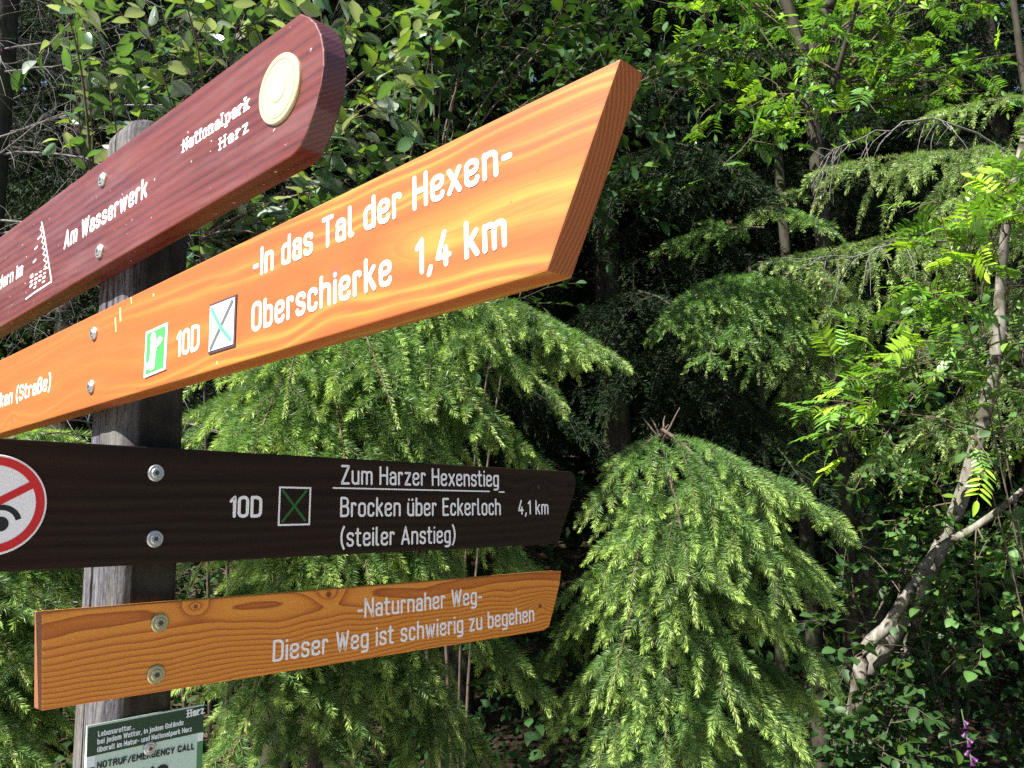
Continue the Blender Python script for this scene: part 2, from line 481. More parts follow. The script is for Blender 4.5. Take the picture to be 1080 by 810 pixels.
    g['ß'] = (.38, [s((0, 0), (0, 1), (.36, 1), (.36, .56), (.18, .56), r=.17), s((.15, .56), (.38, .56), (.38, 0), (.16, 0), r=.17)])
    for b, k in (('u', 'ü'), ('a', 'ä')):
        w, st = g[b]
        g[k] = (w, st + [s((w * .18, .93), (w * .18, .94)), s((w * .82, .93), (w * .82, .94))])
    return g


GLYPHS = G()


def round_path(pts, closed, r):
    P = [np.array(p[:2], float) for p in pts]
    rad = [p[2] if len(p) > 2 else r for p in pts]
    n = len(P)
    out = []
    for i in range(n):
        if not closed and i in (0, n - 1):
            out.append(P[i]); continue
        a, b, c = P[i - 1], P[i], P[(i + 1) % n]
        l1, l2 = np.linalg.norm(a - b), np.linalg.norm(c - b)
        q = min(rad[i], l1 * (.5 if (closed or i > 1) else .98), l2 * (.5 if (closed or i < n - 2) else .98))
        p1, p2 = b + (a - b) / l1 * q, b + (c - b) / l2 * q
        K = 6 if rad[i] > .05 else 2
        for k in range(K + 1):
            t = k / K
            m = b + (b - (p1 + p2) / 2) * 0.0
            cc = 0.9
            out.append((1 - t) ** 2 * p1 + 2 * t * (1 - t) * (m * cc + (p1 + p2) / 2 * (1 - cc)) + t * t * p2)
    res = [out[0]]
    for q in out[1:]:
        if np.linalg.norm(q - res[-1]) > 1e-4: res.append(q)
    if closed and np.linalg.norm(res[0] - res[-1]) < 1e-4: res.pop()
    return res


class Strokes:
    """Collects painted strokes on a board plane and meshes them as raised strips with round ends."""
    def __init__(self): self.v, self.f, self.k = [], [], 0

    def add(self, pts, w, closed=False, lift=0.00035, cap=True):
        P = [np.array(p, float) for p in pts]
        n = len(P)
        y = -(lift + 0.00004 * (self.k % 9)); self.k += 1
        L, Rr = [], []
        for i in range(n):
            if closed: a, c = P[i - 1], P[(i + 1) % n]
            else: a, c = P[max(i - 1, 0)], P[min(i + 1, n - 1)]
            t = unit(c - a)
            nn = np.array([-t[1], t[0]])
            sc = 1.0
            if closed or 0 < i < n - 1:
                t1 = unit(P[i] - a); cosd = max(0.35, abs(np.dot(np.array([-t1[1], t1[0]]), nn)))
                sc = min(1 / cosd, 1.6)
            L.append(P[i] + nn * w / 2 * sc); Rr.append(P[i] - nn * w / 2 * sc)
        base = len(self.v)
        for p in L + Rr: self.v.append((p[0], y, p[1]))
        segs = n if closed else n - 1
        for i in range(segs):
            j = (i + 1) % n
            self.f.append((base + i, base + n + i, base + n + j, base + j))
        outline = None
        if not closed:
            capE, capS = [], []
            if cap:
                te = unit(P[-1] - P[-2]); a0 = math.atan2(-te[0], te[1])
                for q in range(1, 6):
                    a = a0 + math.pi / 2 - (q / 6 * math.pi) + 0
                    capE.append(P[-1] + w / 2 * np.array([math.cos(math.atan2(L[-1][1] - P[-1][1], L[-1][0] - P[-1][0]) - q / 6 * math.pi),
                                                          math.sin(math.atan2(L[-1][1] - P[-1][1], L[-1][0] - P[-1][0]) - q / 6 * math.pi)]))
                for q in range(1, 6):
                    aa = math.atan2(Rr[0][1] - P[0][1], Rr[0][0] - P[0][0]) - q / 6 * math.pi
                    capS.append(P[0] + w / 2 * np.array([math.cos(aa), math.sin(aa)]))
            iE = [len(self.v) + k for k in range(len(capE))]
            for p in capE: self.v.append((p[0], y, p[1]))
            iS = [len(self.v) + k for k in range(len(capS))]
            for p in capS: self.v.append((p[0], y, p[1]))
            if capE: self.f.append(tuple([base + n - 1] + iE + [base + 2 * n - 1]))
            if capS: self.f.append(tuple([base + n] + iS + [base]))
            outline = [[base + i for i in range(n)] + iE + [base + 2 * n - 1 - i for i in range(n)] + iS]
        else:
            outline = [[base + i for i in range(n)], [base + n + i for i in range(n)]]
        for ol in outline:
            b2 = len(self.v)
            for i in ol: self.v.append((self.v[i][0], 0.0006, self.v[i][2]))
            for i in range(len(ol)):
                j = (i + 1) % len(ol)
                self.f.append((ol[i], ol[j], b2 + j, b2 + i))

    def build(self, name, mat, parent):
        return mesh_obj(name, self.v, self.f, mat, parent)


def lettering(face, txt, start, end, top, parent, weight=.135, mat=None, serif=False, gap=.235, space=.34, name="lettering", lift=0.00035, label=None):
    """One line of writing: baseline from start to end, capital height up to top (photograph pixels taken onto the board)."""
    p0, p1, pt = face.uv(*start), face.uv(*end), face.uv(*top)
    ex = unit(p1 - p0); ez = np.array([-ex[1], ex[0]])
    H = abs(np.dot(pt - p0, ez)); Wd = np.linalg.norm(p1 - p0)
    x = 0.0; places = []
    for ch in txt:
        if ch == ' ':
            x += space; continue
        w, st = GLYPHS[ch]
        places.append((x, st)); x += w + gap + (weight - .13)
    total = x - gap - (weight - .13)
    wt = weight * H
    sx = (Wd - wt) / total
    sz = H - wt
    st_ = Strokes()
    for gx, strokes in places:
        for pts, closed, r in strokes:
            path = round_path(pts, closed, r)
            Q = [p0 + ex * (wt / 2 + (gx + q[0]) * sx) + ez * (wt / 2 + q[1] * sz) for q in path]
            if len(Q) < 2: continue
            st_.add(Q, wt * (0.8 if serif else 1), closed, lift)
            if serif and not closed:
                for e in (Q[0], Q[-1]):
                    if pts[0][0] != pts[-1][0] or True:
                        st_.add([e - ex * wt * .75, e + ex * wt * .75], wt * .55, False, lift)
    o = st_.build(name, mat or M['paint'], parent)
    if label: o["label"] = label
    return o


def screw(face, px, py, r, parent, mat, tilt=0.3):
    u, z = face.uv(px, py)
    rt = disc("screw", u, z, r, -0.0032, 0.001, mat, parent, n=32, bev=0.0012)
    disc("screw_head", u, z, r * 0.62, -0.0046, -0.003, mat, rt, n=24, bev=0.0009)
    # six-lobed socket
    vs, n = [], 36
    for yy in (-0.0049, -0.0040):
        for i in range(n):
            a = 2 * math.pi * i / n
            q = r * (0.27 + 0.065 * math.cos(6 * a + tilt))
            vs.append((u + q * math.cos(a), yy, z + q * math.sin(a)))
    fs = [tuple(range(n))] + [(i, (i + 1) % n, n + (i + 1) % n, n + i) for i in range(n)]
    o = mesh_obj("socket", vs, fs, M['socket'], rt)
    clean(o.data)
    return rt


def board_thing(name, label, cat, face, group=None):
    o = thing(name, label, cat, tuple(face.P), group, (0, 0, face.rz))
    return o


def quad_plate(name, face, corners, lift, thick, mat, parent):
    return plank(name, [face.uv(*c) for c in corners], thick, mat, parent, bevel=0, y=-lift)


# post ------------------------------------------------------------------
TOPZ = at(140, 131, 1.10)[2]
post = thing("wooden_post", "weathered grey square wooden post carrying all the trail signs", "post", tuple(CORNER), None, (0, 0, FA.rz))
wa, wb, rc = 0.079, 0.104, 0.026


def post_profile():
    # local x = along the shaded face, local y = along the sunlit face (both away from the shared edge)
    pts = []
    def arc(cx, cy, r, a0, a1, k=7):
        for i in range(k + 1):
            a = math.radians(a0 + (a1 - a0) * i / k)
            pts.append((cx + r * math.cos(a), cy + r * math.sin(a)))
    arc(rc, rc, rc, 180, 270)
    arc(wa - .012, .012, .012, -90, 0)
    arc(wa - .012, wb - .012, .012, 0, 90)
    arc(.014, wb - .014, .014, 90, 180)
    # drying crack in the sunlit face
    yc = 0.067
    pts.extend([(0, yc + .0022), (.012, yc + .0005), (.012, yc - .0005), (0, yc - .0022)])
    return pts


prof = post_profile()
# densify long straight runs so the surface can be uneven
dense = []
for i, p in enumerate(prof):
    q = prof[(i + 1) % len(prof)]
    L = math.hypot(q[0] - p[0], q[1] - p[1])
    k = max(1, int(L / .008))
    for j in range(k): dense.append((p[0] + (q[0] - p[0]) * j / k, p[1] + (q[1] - p[1]) * j / k))
levels = list(np.linspace(-0.05, TOPZ - 0.014, 90)) + [TOPZ - 0.006, TOPZ - 0.001, TOPZ]
pv, pf = [], []
nd = len(dense)
cx, cy = wa / 2, wb / 2
for li, z in enumerate(levels):
    sh = {0: 1, 1: .97, 2: .90, 3: .80}[max(0, li - 89)]
    for k, (x, y) in enumerate(dense):
        dx = 0.0016 * math.sin(z * 9 + k * .35) * math.sin(z * 3.1 + k * .11)
        pv.append((cx + (x - cx) * sh + (dx if x > .004 else abs(dx)), cy + (y - cy) * sh + abs(dx) * .6, z))
for li in range(len(levels) - 1):
    for k in range(nd):
        j = (k + 1) % nd
        pf.append((li * nd + k, li * nd + j, (li + 1) * nd + j, (li + 1) * nd + k))
pf.append(tuple((len(levels) - 1) * nd + k for k in range(nd)))
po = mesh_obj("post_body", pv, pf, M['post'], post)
clean(po.data)


def ext(face, a, b, u):
    """Point at local u on the straight edge through pixels a and b."""
    p, q = face.uv(*a), face.uv(*b)
    t = (u - p[0]) / (q[0] - p[0])
    return p + (q - p) * t


# ---- brown board
bb = board_thing("direction_sign", "red-brown trail sign with rounded tip and cream medal, topmost on the post", "sign", FB, "trail signs on the post")
tip = [FB.uv(*p) for p in ((317, 14), (326, 17.5), (333, 24), (338.5, 36), (341.5, 52), (341.8, 68), (339, 88), (333, 112), (324, 138), (316, 155), (307, 165))]
out = [ext(FB, (0, 250), (317, 14), -0.75)] + tip + [ext(FB, (0, 345), (306, 165), -0.75)]
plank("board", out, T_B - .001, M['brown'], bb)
lettering(FB, "Nationalpark", (192.5, 162), (263, 115.5), (193.5, 147), bb, weight=.2, serif=True, gap=.27)
lettering(FB, "Harz", (231.5, 159.5), (262, 139.5), (233, 144.5), bb, weight=.2, serif=True, gap=.3)
lettering(FB, "Am Wasserwerk", (67.5, 263.5), (155, 208), (68.5, 244.5), bb, weight=.16)
lettering(FB, "Wandern im", (-14, 314.5), (24, 290.8), (-14, 301), bb, weight=.16)
mc = FB.uv(296, 94.5)
mr = abs(FB.uv(296, 59.5)[1] - mc[1])
md = disc("medal", mc[0], mc[1], mr, -0.003, 0.001, M['cream'], bb, n=64, bev=0.001)
disc("ring_line", mc[0], mc[1], mr * .84, -0.0034, -0.002, M['medal_line'], md, n=64, r_in=mr * .815)
disc("medal_centre", mc[0], mc[1], mr * .36, -0.0036, -0.002, M['medal_centre'], md, n=40, bev=.0006)
disc("ring_line", mc[0], mc[1], mr * .39, -0.0034, -0.002, M['medal_line'], md, n=48, r_in=mr * .362)
em = Strokes()
def epath(pts, w): em.add([FB.uv(*p) for p in pts], w)
epath([(44, 234.5), (46, 243), (50, 268), (54.5, 297)], .0026)
epath([(54.5, 297), (36, 309), (27.5, 315.5)], .0022)
rr_ = random.Random(3)
y = 237.0
while y < 280:
    xr = 44 + (y - 234) * .165
    epath([(xr, y), (xr - 1.8 - (y - 237) * .05, y + 5), (xr - .2, y + 7)], .0016)
    y += 6.5
for (x, y) in ((41.5, 251), (38.4, 261.5), (36.7, 275.5), (33.6, 291)):
    epath([(x - 1.3, y + 1.2), (x + 1.3, y - 1.6)], .0028)
for r_ in range(4):
    for c_ in range(4):
        x0 = 33 + c_ * 4.6 + r_ * -.5; y0_ = 293 + r_ * 4.6 - c_ * 3.0
        if rr_.random() < .85: epath([(x0, y0_), (x0 + 2.0, y0_ - 1.2 + rr_.uniform(-.6, .6))], .0022 if rr_.random() < .6 else .0034)
em.build("fir_emblem", M['paint'], bb)
screw(FB, 109, 190, .0095, bb, M['zinc'])
screw(FB, 106, 265.5, .0095, bb, M['zinc'])

# ---- orange board
ob = board_thing("direction_sign", "bright orange sign with a slanted arrow tip reaching furthest towards the viewer", "sign", FB, "trail signs on the post")
out = [ext(FB, (0, 380), (655, 62), -0.62), FB.uv(655, 61), FB.uv(577, 286), ext(FB, (0, 457), (577, 285), -0.62)]
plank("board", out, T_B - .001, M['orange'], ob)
lettering(FB, "-In das Tal der Hexen-", (267, 294), (541, 179), (267, 264.5), ob, weight=.15)
lettering(FB, "Oberschierke", (265.5, 351), (413.5, 300), (265.5, 320), ob, weight=.15)
lettering(FB, "1,4 km", (438.5, 291.5), (535, 260), (438.5, 253.5), ob, weight=.155)
lettering(FB, "10D", (186, 377.5), (210.3, 369), (186, 350.5), ob, weight=.15, gap=.22)
lettering(FB, "Brocken (Straße)", (-17, 436.5), (53.5, 411), (-17, 421.5), ob, weight=.16)
gs = quad_plate("trail_badge", FB, ((155.4, 350.6), (178.3, 340), (175.8, 389.5), (153, 398.8)), .0015, .002, M['white'], ob)
c4 = [np.array(FB.uv(*p)) for p in ((155.4, 350.6), (178.3, 340), (175.8, 389.5), (153, 398.8))]
def inb(a, b):
    t = c4[0] + (c4[1] - c4[0]) * a; q = c4[3] + (c4[2] - c4[3]) * a
    return t + (q - t) * b
plank("green_field", [inb(.09, .06), inb(.91, .06), inb(.91, .94), inb(.09, .94)], .0009, M['green'], gs, bevel=0, y=-.0022)
fig = [(.34, .12), (.40, .10), (.47, .11), (.50, .16), (.52, .22), (.55, .29), (.60, .34), (.66, .34), (.64, .27), (.68, .26), (.71, .31), (.73, .24), (.77, .25),
       (.76, .33), (.82, .29), (.85, .33), (.78, .40), (.68, .43), (.60, .46), (.57, .54), (.55, .64), (.55, .76), (.52, .90), (.36, .91), (.33, .84), (.28, .88),
       (.19, .86), (.13, .78), (.16, .70), (.20, .72), (.23, .78), (.27, .70), (.31, .60), (.32, .48), (.30, .40), (.34, .30), (.30, .22)]
plank("white_figure", [inb(*p) for p in fig], .0009, M['white'], gs, bevel=0, y=-.0029)
xs = quad_plate("trail_mark", FB, ((222.5, 321.6), (250.7, 310.5), (248.6, 365.4), (220.9, 374)), .0012, .0018, M['dark_line'], ob)
c4 = [np.array(FB.uv(*p)) for p in ((222.5, 321.6), (250.7, 310.5), (248.6, 365.4), (220.9, 374))]
plank("white_field", [inb(.04, .05), inb(.955, .05), inb(.955, .95), inb(.04, .95)], .0009, M['white'], xs, bevel=0, y=-.0019)
k_ = Strokes(); k_.add([inb(.88, .12), inb(.12, .90)], .0045, lift=.0024); k_.build("grey_stroke", M['grey_line'], xs)
k_ = Strokes(); k_.add([inb(.13, .13), inb(.5, .56), inb(.86, .84)], .0045, lift=.0027); k_.build("green_stroke", M['teal_line'], xs)
screw(FB, 100, 352, .0085, ob, M['zinc'])
screw(FB, 97, 408, .0085, ob, M['zinc'])
# resin drips below the upper edge
M['resin'] = flat_paint("pale_resin", (0.80, 0.55, 0.22), 0.3, 0.1)
for x, y0_, l, w in ((122, 336, 13, .003), (127, 326, 12, .0035), (138.5, 314, 6, .0015), (162, 310.5, 1.5, .002), (229, 382, 1.5, .002)):
    dr = Strokes()
    dr.add([FB.uv(x, y0_), FB.uv(x + .6, y0_ + l)], w, lift=.0005)
    dr.build("resin_drip", M['resin'], ob)

# ---- black board
kb = board_thing("direction_sign", "black-brown sign with round prohibition plate and white underlined lettering", "sign", FA, "trail signs on the post")
out = [ext(FA, (0, 462), (603, 497), -0.30), FA.uv(602, 497.3), FA.uv(606.5, 501), FA.uv(607.5, 508), FA.uv(606.5, 518), FA.uv(588.5, 573.5), ext(FA, (0, 603.5), (588, 574), -0.29)]
plank("board", out, T_A - .001, M['black'], kb)
lettering(FA, "10D", (241.5, 546.2), (276, 545.8), (241.5, 522.7), kb, weight=.15, gap=.2)
lettering(FA, "Zum Harzer Hexenstieg", (359.4, 511), (526, 513.6), (359.6, 490.2), kb, weight=.116)
lettering(FA, "Brocken über Eckerloch", (358.6, 545.4), (528, 543.4), (358.8, 524), kb, weight=.116)
lettering(FA, "4,1 km", (546.5, 542.8), (578.4, 542.6), (546.6, 527.2), kb, weight=.12)
lettering(FA, "(steiler Anstieg)", (358.8, 577), (480.2, 572.6), (359, 556), kb, weight=.116)
ul = Strokes()
ul.add([FA.uv(351, 514.6), FA.uv(516.5, 518.3)], .0021, cap=False); ul.add([FA.uv(526, 518.9), FA.uv(532, 519)], .0021, cap=False)
ul.build("underline", M['paint'], kb)
bx = Strokes()
bx.add([FA.uv(295.2, 514), FA.uv(327.4, 514.8), FA.uv(326, 553), FA.uv(293.7, 553.8)], .0024, closed=True)
tm = bx.build("trail_mark", M['paint'], kb)
k_ = Strokes(); k_.add([FA.uv(298.4, 517.5), FA.uv(321.6, 548.8)], .0036, lift=.0004); k_.add([FA.uv(323, 517.5), FA.uv(297.6, 549.8)], .0036, lift=.0008)
k_.build("green_cross", M['green_line'], tm)
pc = FA.uv(-9, 532.5); prd = FA.uv(48.6, 535)[0] - pc[0]
pp = disc("prohibition_plate", pc[0], pc[1], prd, -.0022, .001, M['white'], kb, n=72, bev=.0006)
disc("red_ring", pc[0], pc[1], prd * .955, -.0027, -.0015, M['red'], pp, n=72, r_in=prd * .79)
k_ = Strokes(); k_.add([pc + prd * .86 * np.array([math.cos(a), math.sin(a)]) for a in (math.radians(30), math.radians(210))], prd * .15, lift=.0026, cap=False)
k_.build("red_bar", M['red'], pp)
for sx_ in (.12, -.52):
    wc = pc + prd * np.array([sx_ + .05, -.38])
    disc("wheel_mark", wc[0], wc[1], prd * .145, -.0027, -.0015, M['ink'], pp, n=32)
    k_ = Strokes(); k_.add([wc + prd * .33 * np.array([math.cos(a), math.sin(a)]) for a in np.radians(np.linspace(15, 165, 12))], prd * .11, lift=.0024, cap=False)
    k_.build("fender_mark", M['ink'], pp)
screw(FA, 164, 499, .0102, kb, M['zinc'])
screw(FA, 163, 568.5, .0102, kb, M['zinc'])

# ---- lower board
lb = board_thing("direction_sign", "short golden-orange sign with two white lines and strong wood grain, lowest of the arrow boards", "sign", FA, "trail signs on the post")
out = [FA.uv(44, 646), FA.uv(592, 602), FA.uv(590.5, 616), FA.uv(579.5, 661), FA.uv(574, 664.8), FA.uv(43.5, 750)]
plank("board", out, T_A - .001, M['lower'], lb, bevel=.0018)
lettering(FA, "-Naturnaher Weg-", (376.8, 652.6), (508.4, 636.8), (377, 631.6), lb, weight=.122)
lettering(FA, "Dieser Weg ist schwierig zu begehen", (287.4, 698.5), (563.4, 655.6), (288, 675), lb, weight=.122)
screw(FA, 168, 657, .0108, lb, M['brass'])
screw(FA, 164, 711.5, .0108, lb, M['brass'])

# ---- rescue panel
FR = Face(nA, dA, CORNER + nA * 0.006)
rp = board_thing("information_sign", "small green and pale emergency panel screwed to the post under the lowest board", "sign", FR)
e1 = FR.uv(92.5, 766); e2 = FR.uv(215.5, 742.5); e3 = FR.uv(212.5, 812)
up = e1[1] - FR.uv(91.7, 799)[1]
def pr(a, b): return np.array([e1[0] + (e2[0] - e1[0]) * a, e1[1] + (e2[1] - e1[1]) * a - b])
PH = up * 4.6
plank("panel", [pr(0, 0), pr(1, 0), pr(1, PH), pr(0, PH)], .004, M['panel_pale'], rp, bevel=0.0006)
def band(name, a0, a1, b0, b1, mat, y=.0006):
    return plank(name, [pr(a0, b0), pr(a1, b0), pr(a1, b1), pr(a0, b1)], .0008, mat, rp, bevel=0, y=-y)
band("header_band", .004, .996, .002, up * .98, M['panel_dark'])
band("white_corner", .004, .07, up * .985, up * 1.34, M['panel_white'])
band("white_corner", .945, .996, up * .985, up * 1.28, M['panel_white'])
band("side_band", .945, .996, up * 1.285, PH - .002, M['panel_mid'])
band("side_band", .004, .07, up * 1.345, PH - .002, M['panel_dark'])
for txt, a, b, c in (("Lebensretter…", (103, 777), (141.5, 768.8), (103.3, 771)),
                     ("bei jedem Wetter, in jedem Gelände", (102.2, 785.2), (193, 764.3), (102.4, 779.2)),
                     ("überall im Natur- und Nationalpark Harz", (102, 793.4), (201.8, 771), (102.2, 787.4))):
    lettering(FR, txt, a, b, c, rp, weight=.15, mat=M['panel_white'], lift=.0012)
lettering(FR, "Harz", (197, 757), (215, 752.6), (197.6, 748.2), rp, weight=.2, mat=M['panel_white'], serif=True, lift=.0012)
lettering(FR, "NOTRUF/EMERGENCY CALL", (102, 811), (204.6, 790.2), (102.2, 803.8), rp, weight=.14, mat=M['ink'], lift=.0012)
lettering(FR, "112", (143, 834), (176, 827), (143.5, 812), rp, weight=.18, mat=M['ink'], lift=.0012)
screw(FR, 157.5, 789, .0078, rp, M['zinc'])

# ------------------------------------------------------------------ vegetation
class Plant:
    """Collects triangles of wood (material 0) and leaves or needles (material 1) with a colour per vertex."""
    def __init__(self, seed):
        self.v, self.c, self.t, self.mi, self.n = [], [], [], [], 0
        self.r = np.random.default_rng(seed)

    def push(self, v, tris, col, mi):
        self.v.append(v.reshape(-1, 3)); self.c.append(np.broadcast_to(col, (len(self.v[-1]), 3)) if np.ndim(col) == 1 else col.reshape(-1, 3))
        self.t.append(tris + self.n); self.mi.append(np.full(len(tris), mi, np.int32)); self.n += len(self.v[-1])

    def tube(self, pts, r0, r1, sides=4, col=(0.1, 0.08, 0.06), knob=0.0):
        pts = np.asarray(pts, float)
        n = len(pts)
        tg = np.gradient(pts, axis=0); tg /= np.linalg.norm(tg, axis=1)[:, None] + 1e-9
        ref = np.where(np.abs(tg[:, 2:3]) > .9, np.array([[1., 0, 0]]), np.array([[0, 0, 1.]]))
        a = np.cross(tg, ref); a /= np.linalg.norm(a, axis=1)[:, None] + 1e-9
        b = np.cross(tg, a)
        rad = np.linspace(r0, r1, n) * (1 + knob * self.r.uniform(-1, 1, n))
        ph = np.arange(sides) * 2 * np.pi / sides
        V = pts[:, None] + rad[:, None, None] * (np.cos(ph)[None, :, None] * a[:, None] + np.sin(ph)[None, :, None] * b[:, None])
        i = np.arange(n - 1)[:, None] * sides; k = np.arange(sides)[None, :]; k2 = (k + 1) % sides
        q = np.stack([i + k, i + k2, i + sides + k2, i + sides + k], -1).reshape(-1, 4)
        T = np.concatenate([q[:, [0, 1, 2]], q[:, [0, 2, 3]]])
        self.push(V, T, np.array(col, float), 0)

    def needles(self, pts, dens, ln, wd, c0, c1, spread=(42, 60), up=0.08, skip=0.0):
        pts = np.asarray(pts, float)
        seg = np.linalg.norm(np.diff(pts, axis=0), axis=1); cum = np.concatenate([[0], np.cumsum(seg)]); L = cum[-1]
        m = max(3, int(L * (1 - skip) * dens))
        s = (skip + (1 - skip) * (np.arange(m) + .5 + self.r.uniform(-.3, .3, m)) / m) * L
        P = np.stack([np.interp(s, cum, pts[:, k]) for k in range(3)], 1)
        idx = np.clip(np.searchsorted(cum, s) - 1, 0, len(seg) - 1)
        tg = np.diff(pts, axis=0)[idx]; tg /= np.linalg.norm(tg, axis=1)[:, None] + 1e-9
        lat = np.cross(tg, np.array([0, 0, 1.]) + self.r.normal(size=3) * .25); lat /= np.linalg.norm(lat, axis=1)[:, None] + 1e-6
        upv = np.cross(lat, tg)
        ph = self.r.uniform(0, 2 * np.pi, m)
        rd = lat * np.cos(ph)[:, None] + upv * (np.sin(ph) * .8 + .25)[:, None]; rd -= (rd * tg).sum(1)[:, None] * tg; rd /= np.linalg.norm(rd, axis=1)[:, None] + 1e-9
        f = s / L
        ang = np.radians(self.r.uniform(spread[0], spread[1], m) * (1 - .55 * np.clip((f - .7) / .3, 0, 1)))
        d = tg * np.cos(ang)[:, None] + rd * np.sin(ang)[:, None]; d[:, 2] += up; d /= np.linalg.norm(d, axis=1)[:, None]
        l = ln * self.r.uniform(.82, 1.08, m) * (1 - .45 * np.clip((f - .75) / .25, 0, 1))
        wv = np.cross(d, self.r.normal(size=(m, 3))); wv /= np.linalg.norm(wv, axis=1)[:, None] + 1e-9
        wv *= wd / 2
        mid = P + d * (l * .45)[:, None]
        V = np.stack([P, mid + wv, P + d * l[:, None], mid - wv], 1)
        b = (np.arange(m) * 4)[:, None]
        T = np.concatenate([b + np.array([[0, 1, 2]]), b + np.array([[0, 2, 3]])])
        mixf = np.clip((f - .55) / .4, 0, 1)[:, None] * self.r.uniform(.5, 1, (m, 1))
        C = (np.array(c0) * (1 - mixf) + np.array(c1) * mixf) * self.r.uniform(.75, 1.25, (m, 1))
        self.push(V, T, np.repeat(C, 4, 0), 1)

    def leaves(self, P, D, Nn, ln, wd, C, fold=.25, curl=.15, shape=(.75, 1.0), fine=True):
        """P base points, D directions, Nn rough upper normals, ln lengths; oval leaves folded along the midrib."""
        m = len(P)
        D = D / (np.linalg.norm(D, axis=1)[:, None] + 1e-9)
        s = np.cross(D, Nn); s /= np.linalg.norm(s, axis=1)[:, None] + 1e-9
        n = np.cross(s, D)
        ln = np.broadcast_to(ln, (m,))[:, None]; w = np.broadcast_to(wd, (m,))[:, None] / 2
        up_ = n * (w * fold)
        if fine:
            S_ = (.0, .16, .36, .58, .80, 1.0)
            W_ = (0, .58, .98, 1.0, .66, 0) if shape[0] < .9 else (0, .80, 1.0, .92, .55, 0)
            mid = [P + D * ln * a - n * ln * curl * a * a for a in S_]
            V = np.stack(mid + [mid[i] + s * w * W_[i] + up_ * W_[i] for i in range(1, 5)] + [mid[i] - s * w * W_[i] + up_ * W_[i] for i in range(1, 5)], 1)
            tt = [[0, 6, 1], [4, 9, 5], [0, 1, 10], [4, 5, 13]]
            for i in range(1, 4):
                tt += [[i, 5 + i, 6 + i], [i, 6 + i, i + 1], [i, i + 1, 10 + i], [i, 10 + i, 9 + i]]
            T = ((np.arange(m) * 14)[:, None, None] + np.array(tt)[None]).reshape(-1, 3)
            CC = np.repeat(C[:, None], 14, 1).copy(); CC[:, :6] *= 1.18
            self.push(V, T, CC, 1)
            return
        c0 = P; c1 = P + D * ln * .34 - n * ln * curl * .1; c2 = P + D * ln * .70 - n * ln * curl * .45; c3 = P + D * ln - n * ln * curl
        V = np.stack([c0, c1, c2, c3, c1 + s * w * shape[0] + up_, c2 + s * w * shape[1] + up_, c1 - s * w * shape[0] + up_, c2 - s * w * shape[1] + up_], 1)
        tt = np.array([[0, 4, 1], [1, 4, 5], [1, 5, 2], [2, 5, 3], [0, 1, 6], [1, 2, 7], [1, 7, 6], [2, 3, 7]])
        T = ((np.arange(m) * 8)[:, None, None] + tt[None]).reshape(-1, 3)
        CC = np.repeat(C[:, None], 8, 1).copy(); CC[:, :4] *= 1.18
        self.push(V, T, CC, 1)

    def build(self, name, mats, parent, smooth=True):
        v = np.concatenate(self.v).astype(np.float32); t = np.concatenate(self.t).astype(np.int32); mi = np.concatenate(self.mi); c = np.concatenate(self.c)
        me = bpy.data.meshes.new(name)
        me.vertices.add(len(v)); me.vertices.foreach_set("co", v.ravel())
        me.loops.add(len(t) * 3); me.loops.foreach_set("vertex_index", t.ravel())
        me.polygons.add(len(t)); me.polygons.foreach_set("loop_start", np.arange(len(t), dtype=np.int32) * 3)
        me.polygons.foreach_set("material_index", mi)
        me.polygons.foreach_set("use_smooth", np.full(len(t), smooth))
        for m in mats: me.materials.append(m)
        at_ = me.attributes.new("Col", 'FLOAT_COLOR', 'POINT')
        at_.data.foreach_set("color", np.concatenate([np.clip(c, 0, 1), np.ones((len(c), 1))], 1).astype(np.float32).ravel())
        me.update(calc_edges=True)
        return link(bpy.data.objects.new(name, me), parent)


def bez(a, c, b, n=10):
    t = np.linspace(0, 1, n)[:, None]
    return (1 - t) ** 2 * a + 2 * t * (1 - t) * c + t * t * b


def grow(r, p, d, L, n=5, droop=2.0, wob=.12):
    st = L / n; pts = [p]; d = unit(d)
    for _ in range(n):
        d = unit(d + np.array([0, 0, -droop * st]) + r.normal(size=3) * wob)
        p = p + d * st; pts.append(p)
    return np.array(pts)


def sample(pts, s):
    x = s * (len(pts) - 1); i = min(int(x), len(pts) - 2); f = x - i
    return pts[i] * (1 - f) + pts[i + 1] * f, unit(pts[i + 1] - pts[i])


FINE = dict(dens=1800, ln=.0205, wd=.0014)
MID = dict(dens=700, ln=.026, wd=.0028)
COARSE = dict(dens=210, ln=.034, wd=.006)
C_OLD, C_NEW = (0.105, 0.195, 0.055), (0.42, 0.57, 0.14)


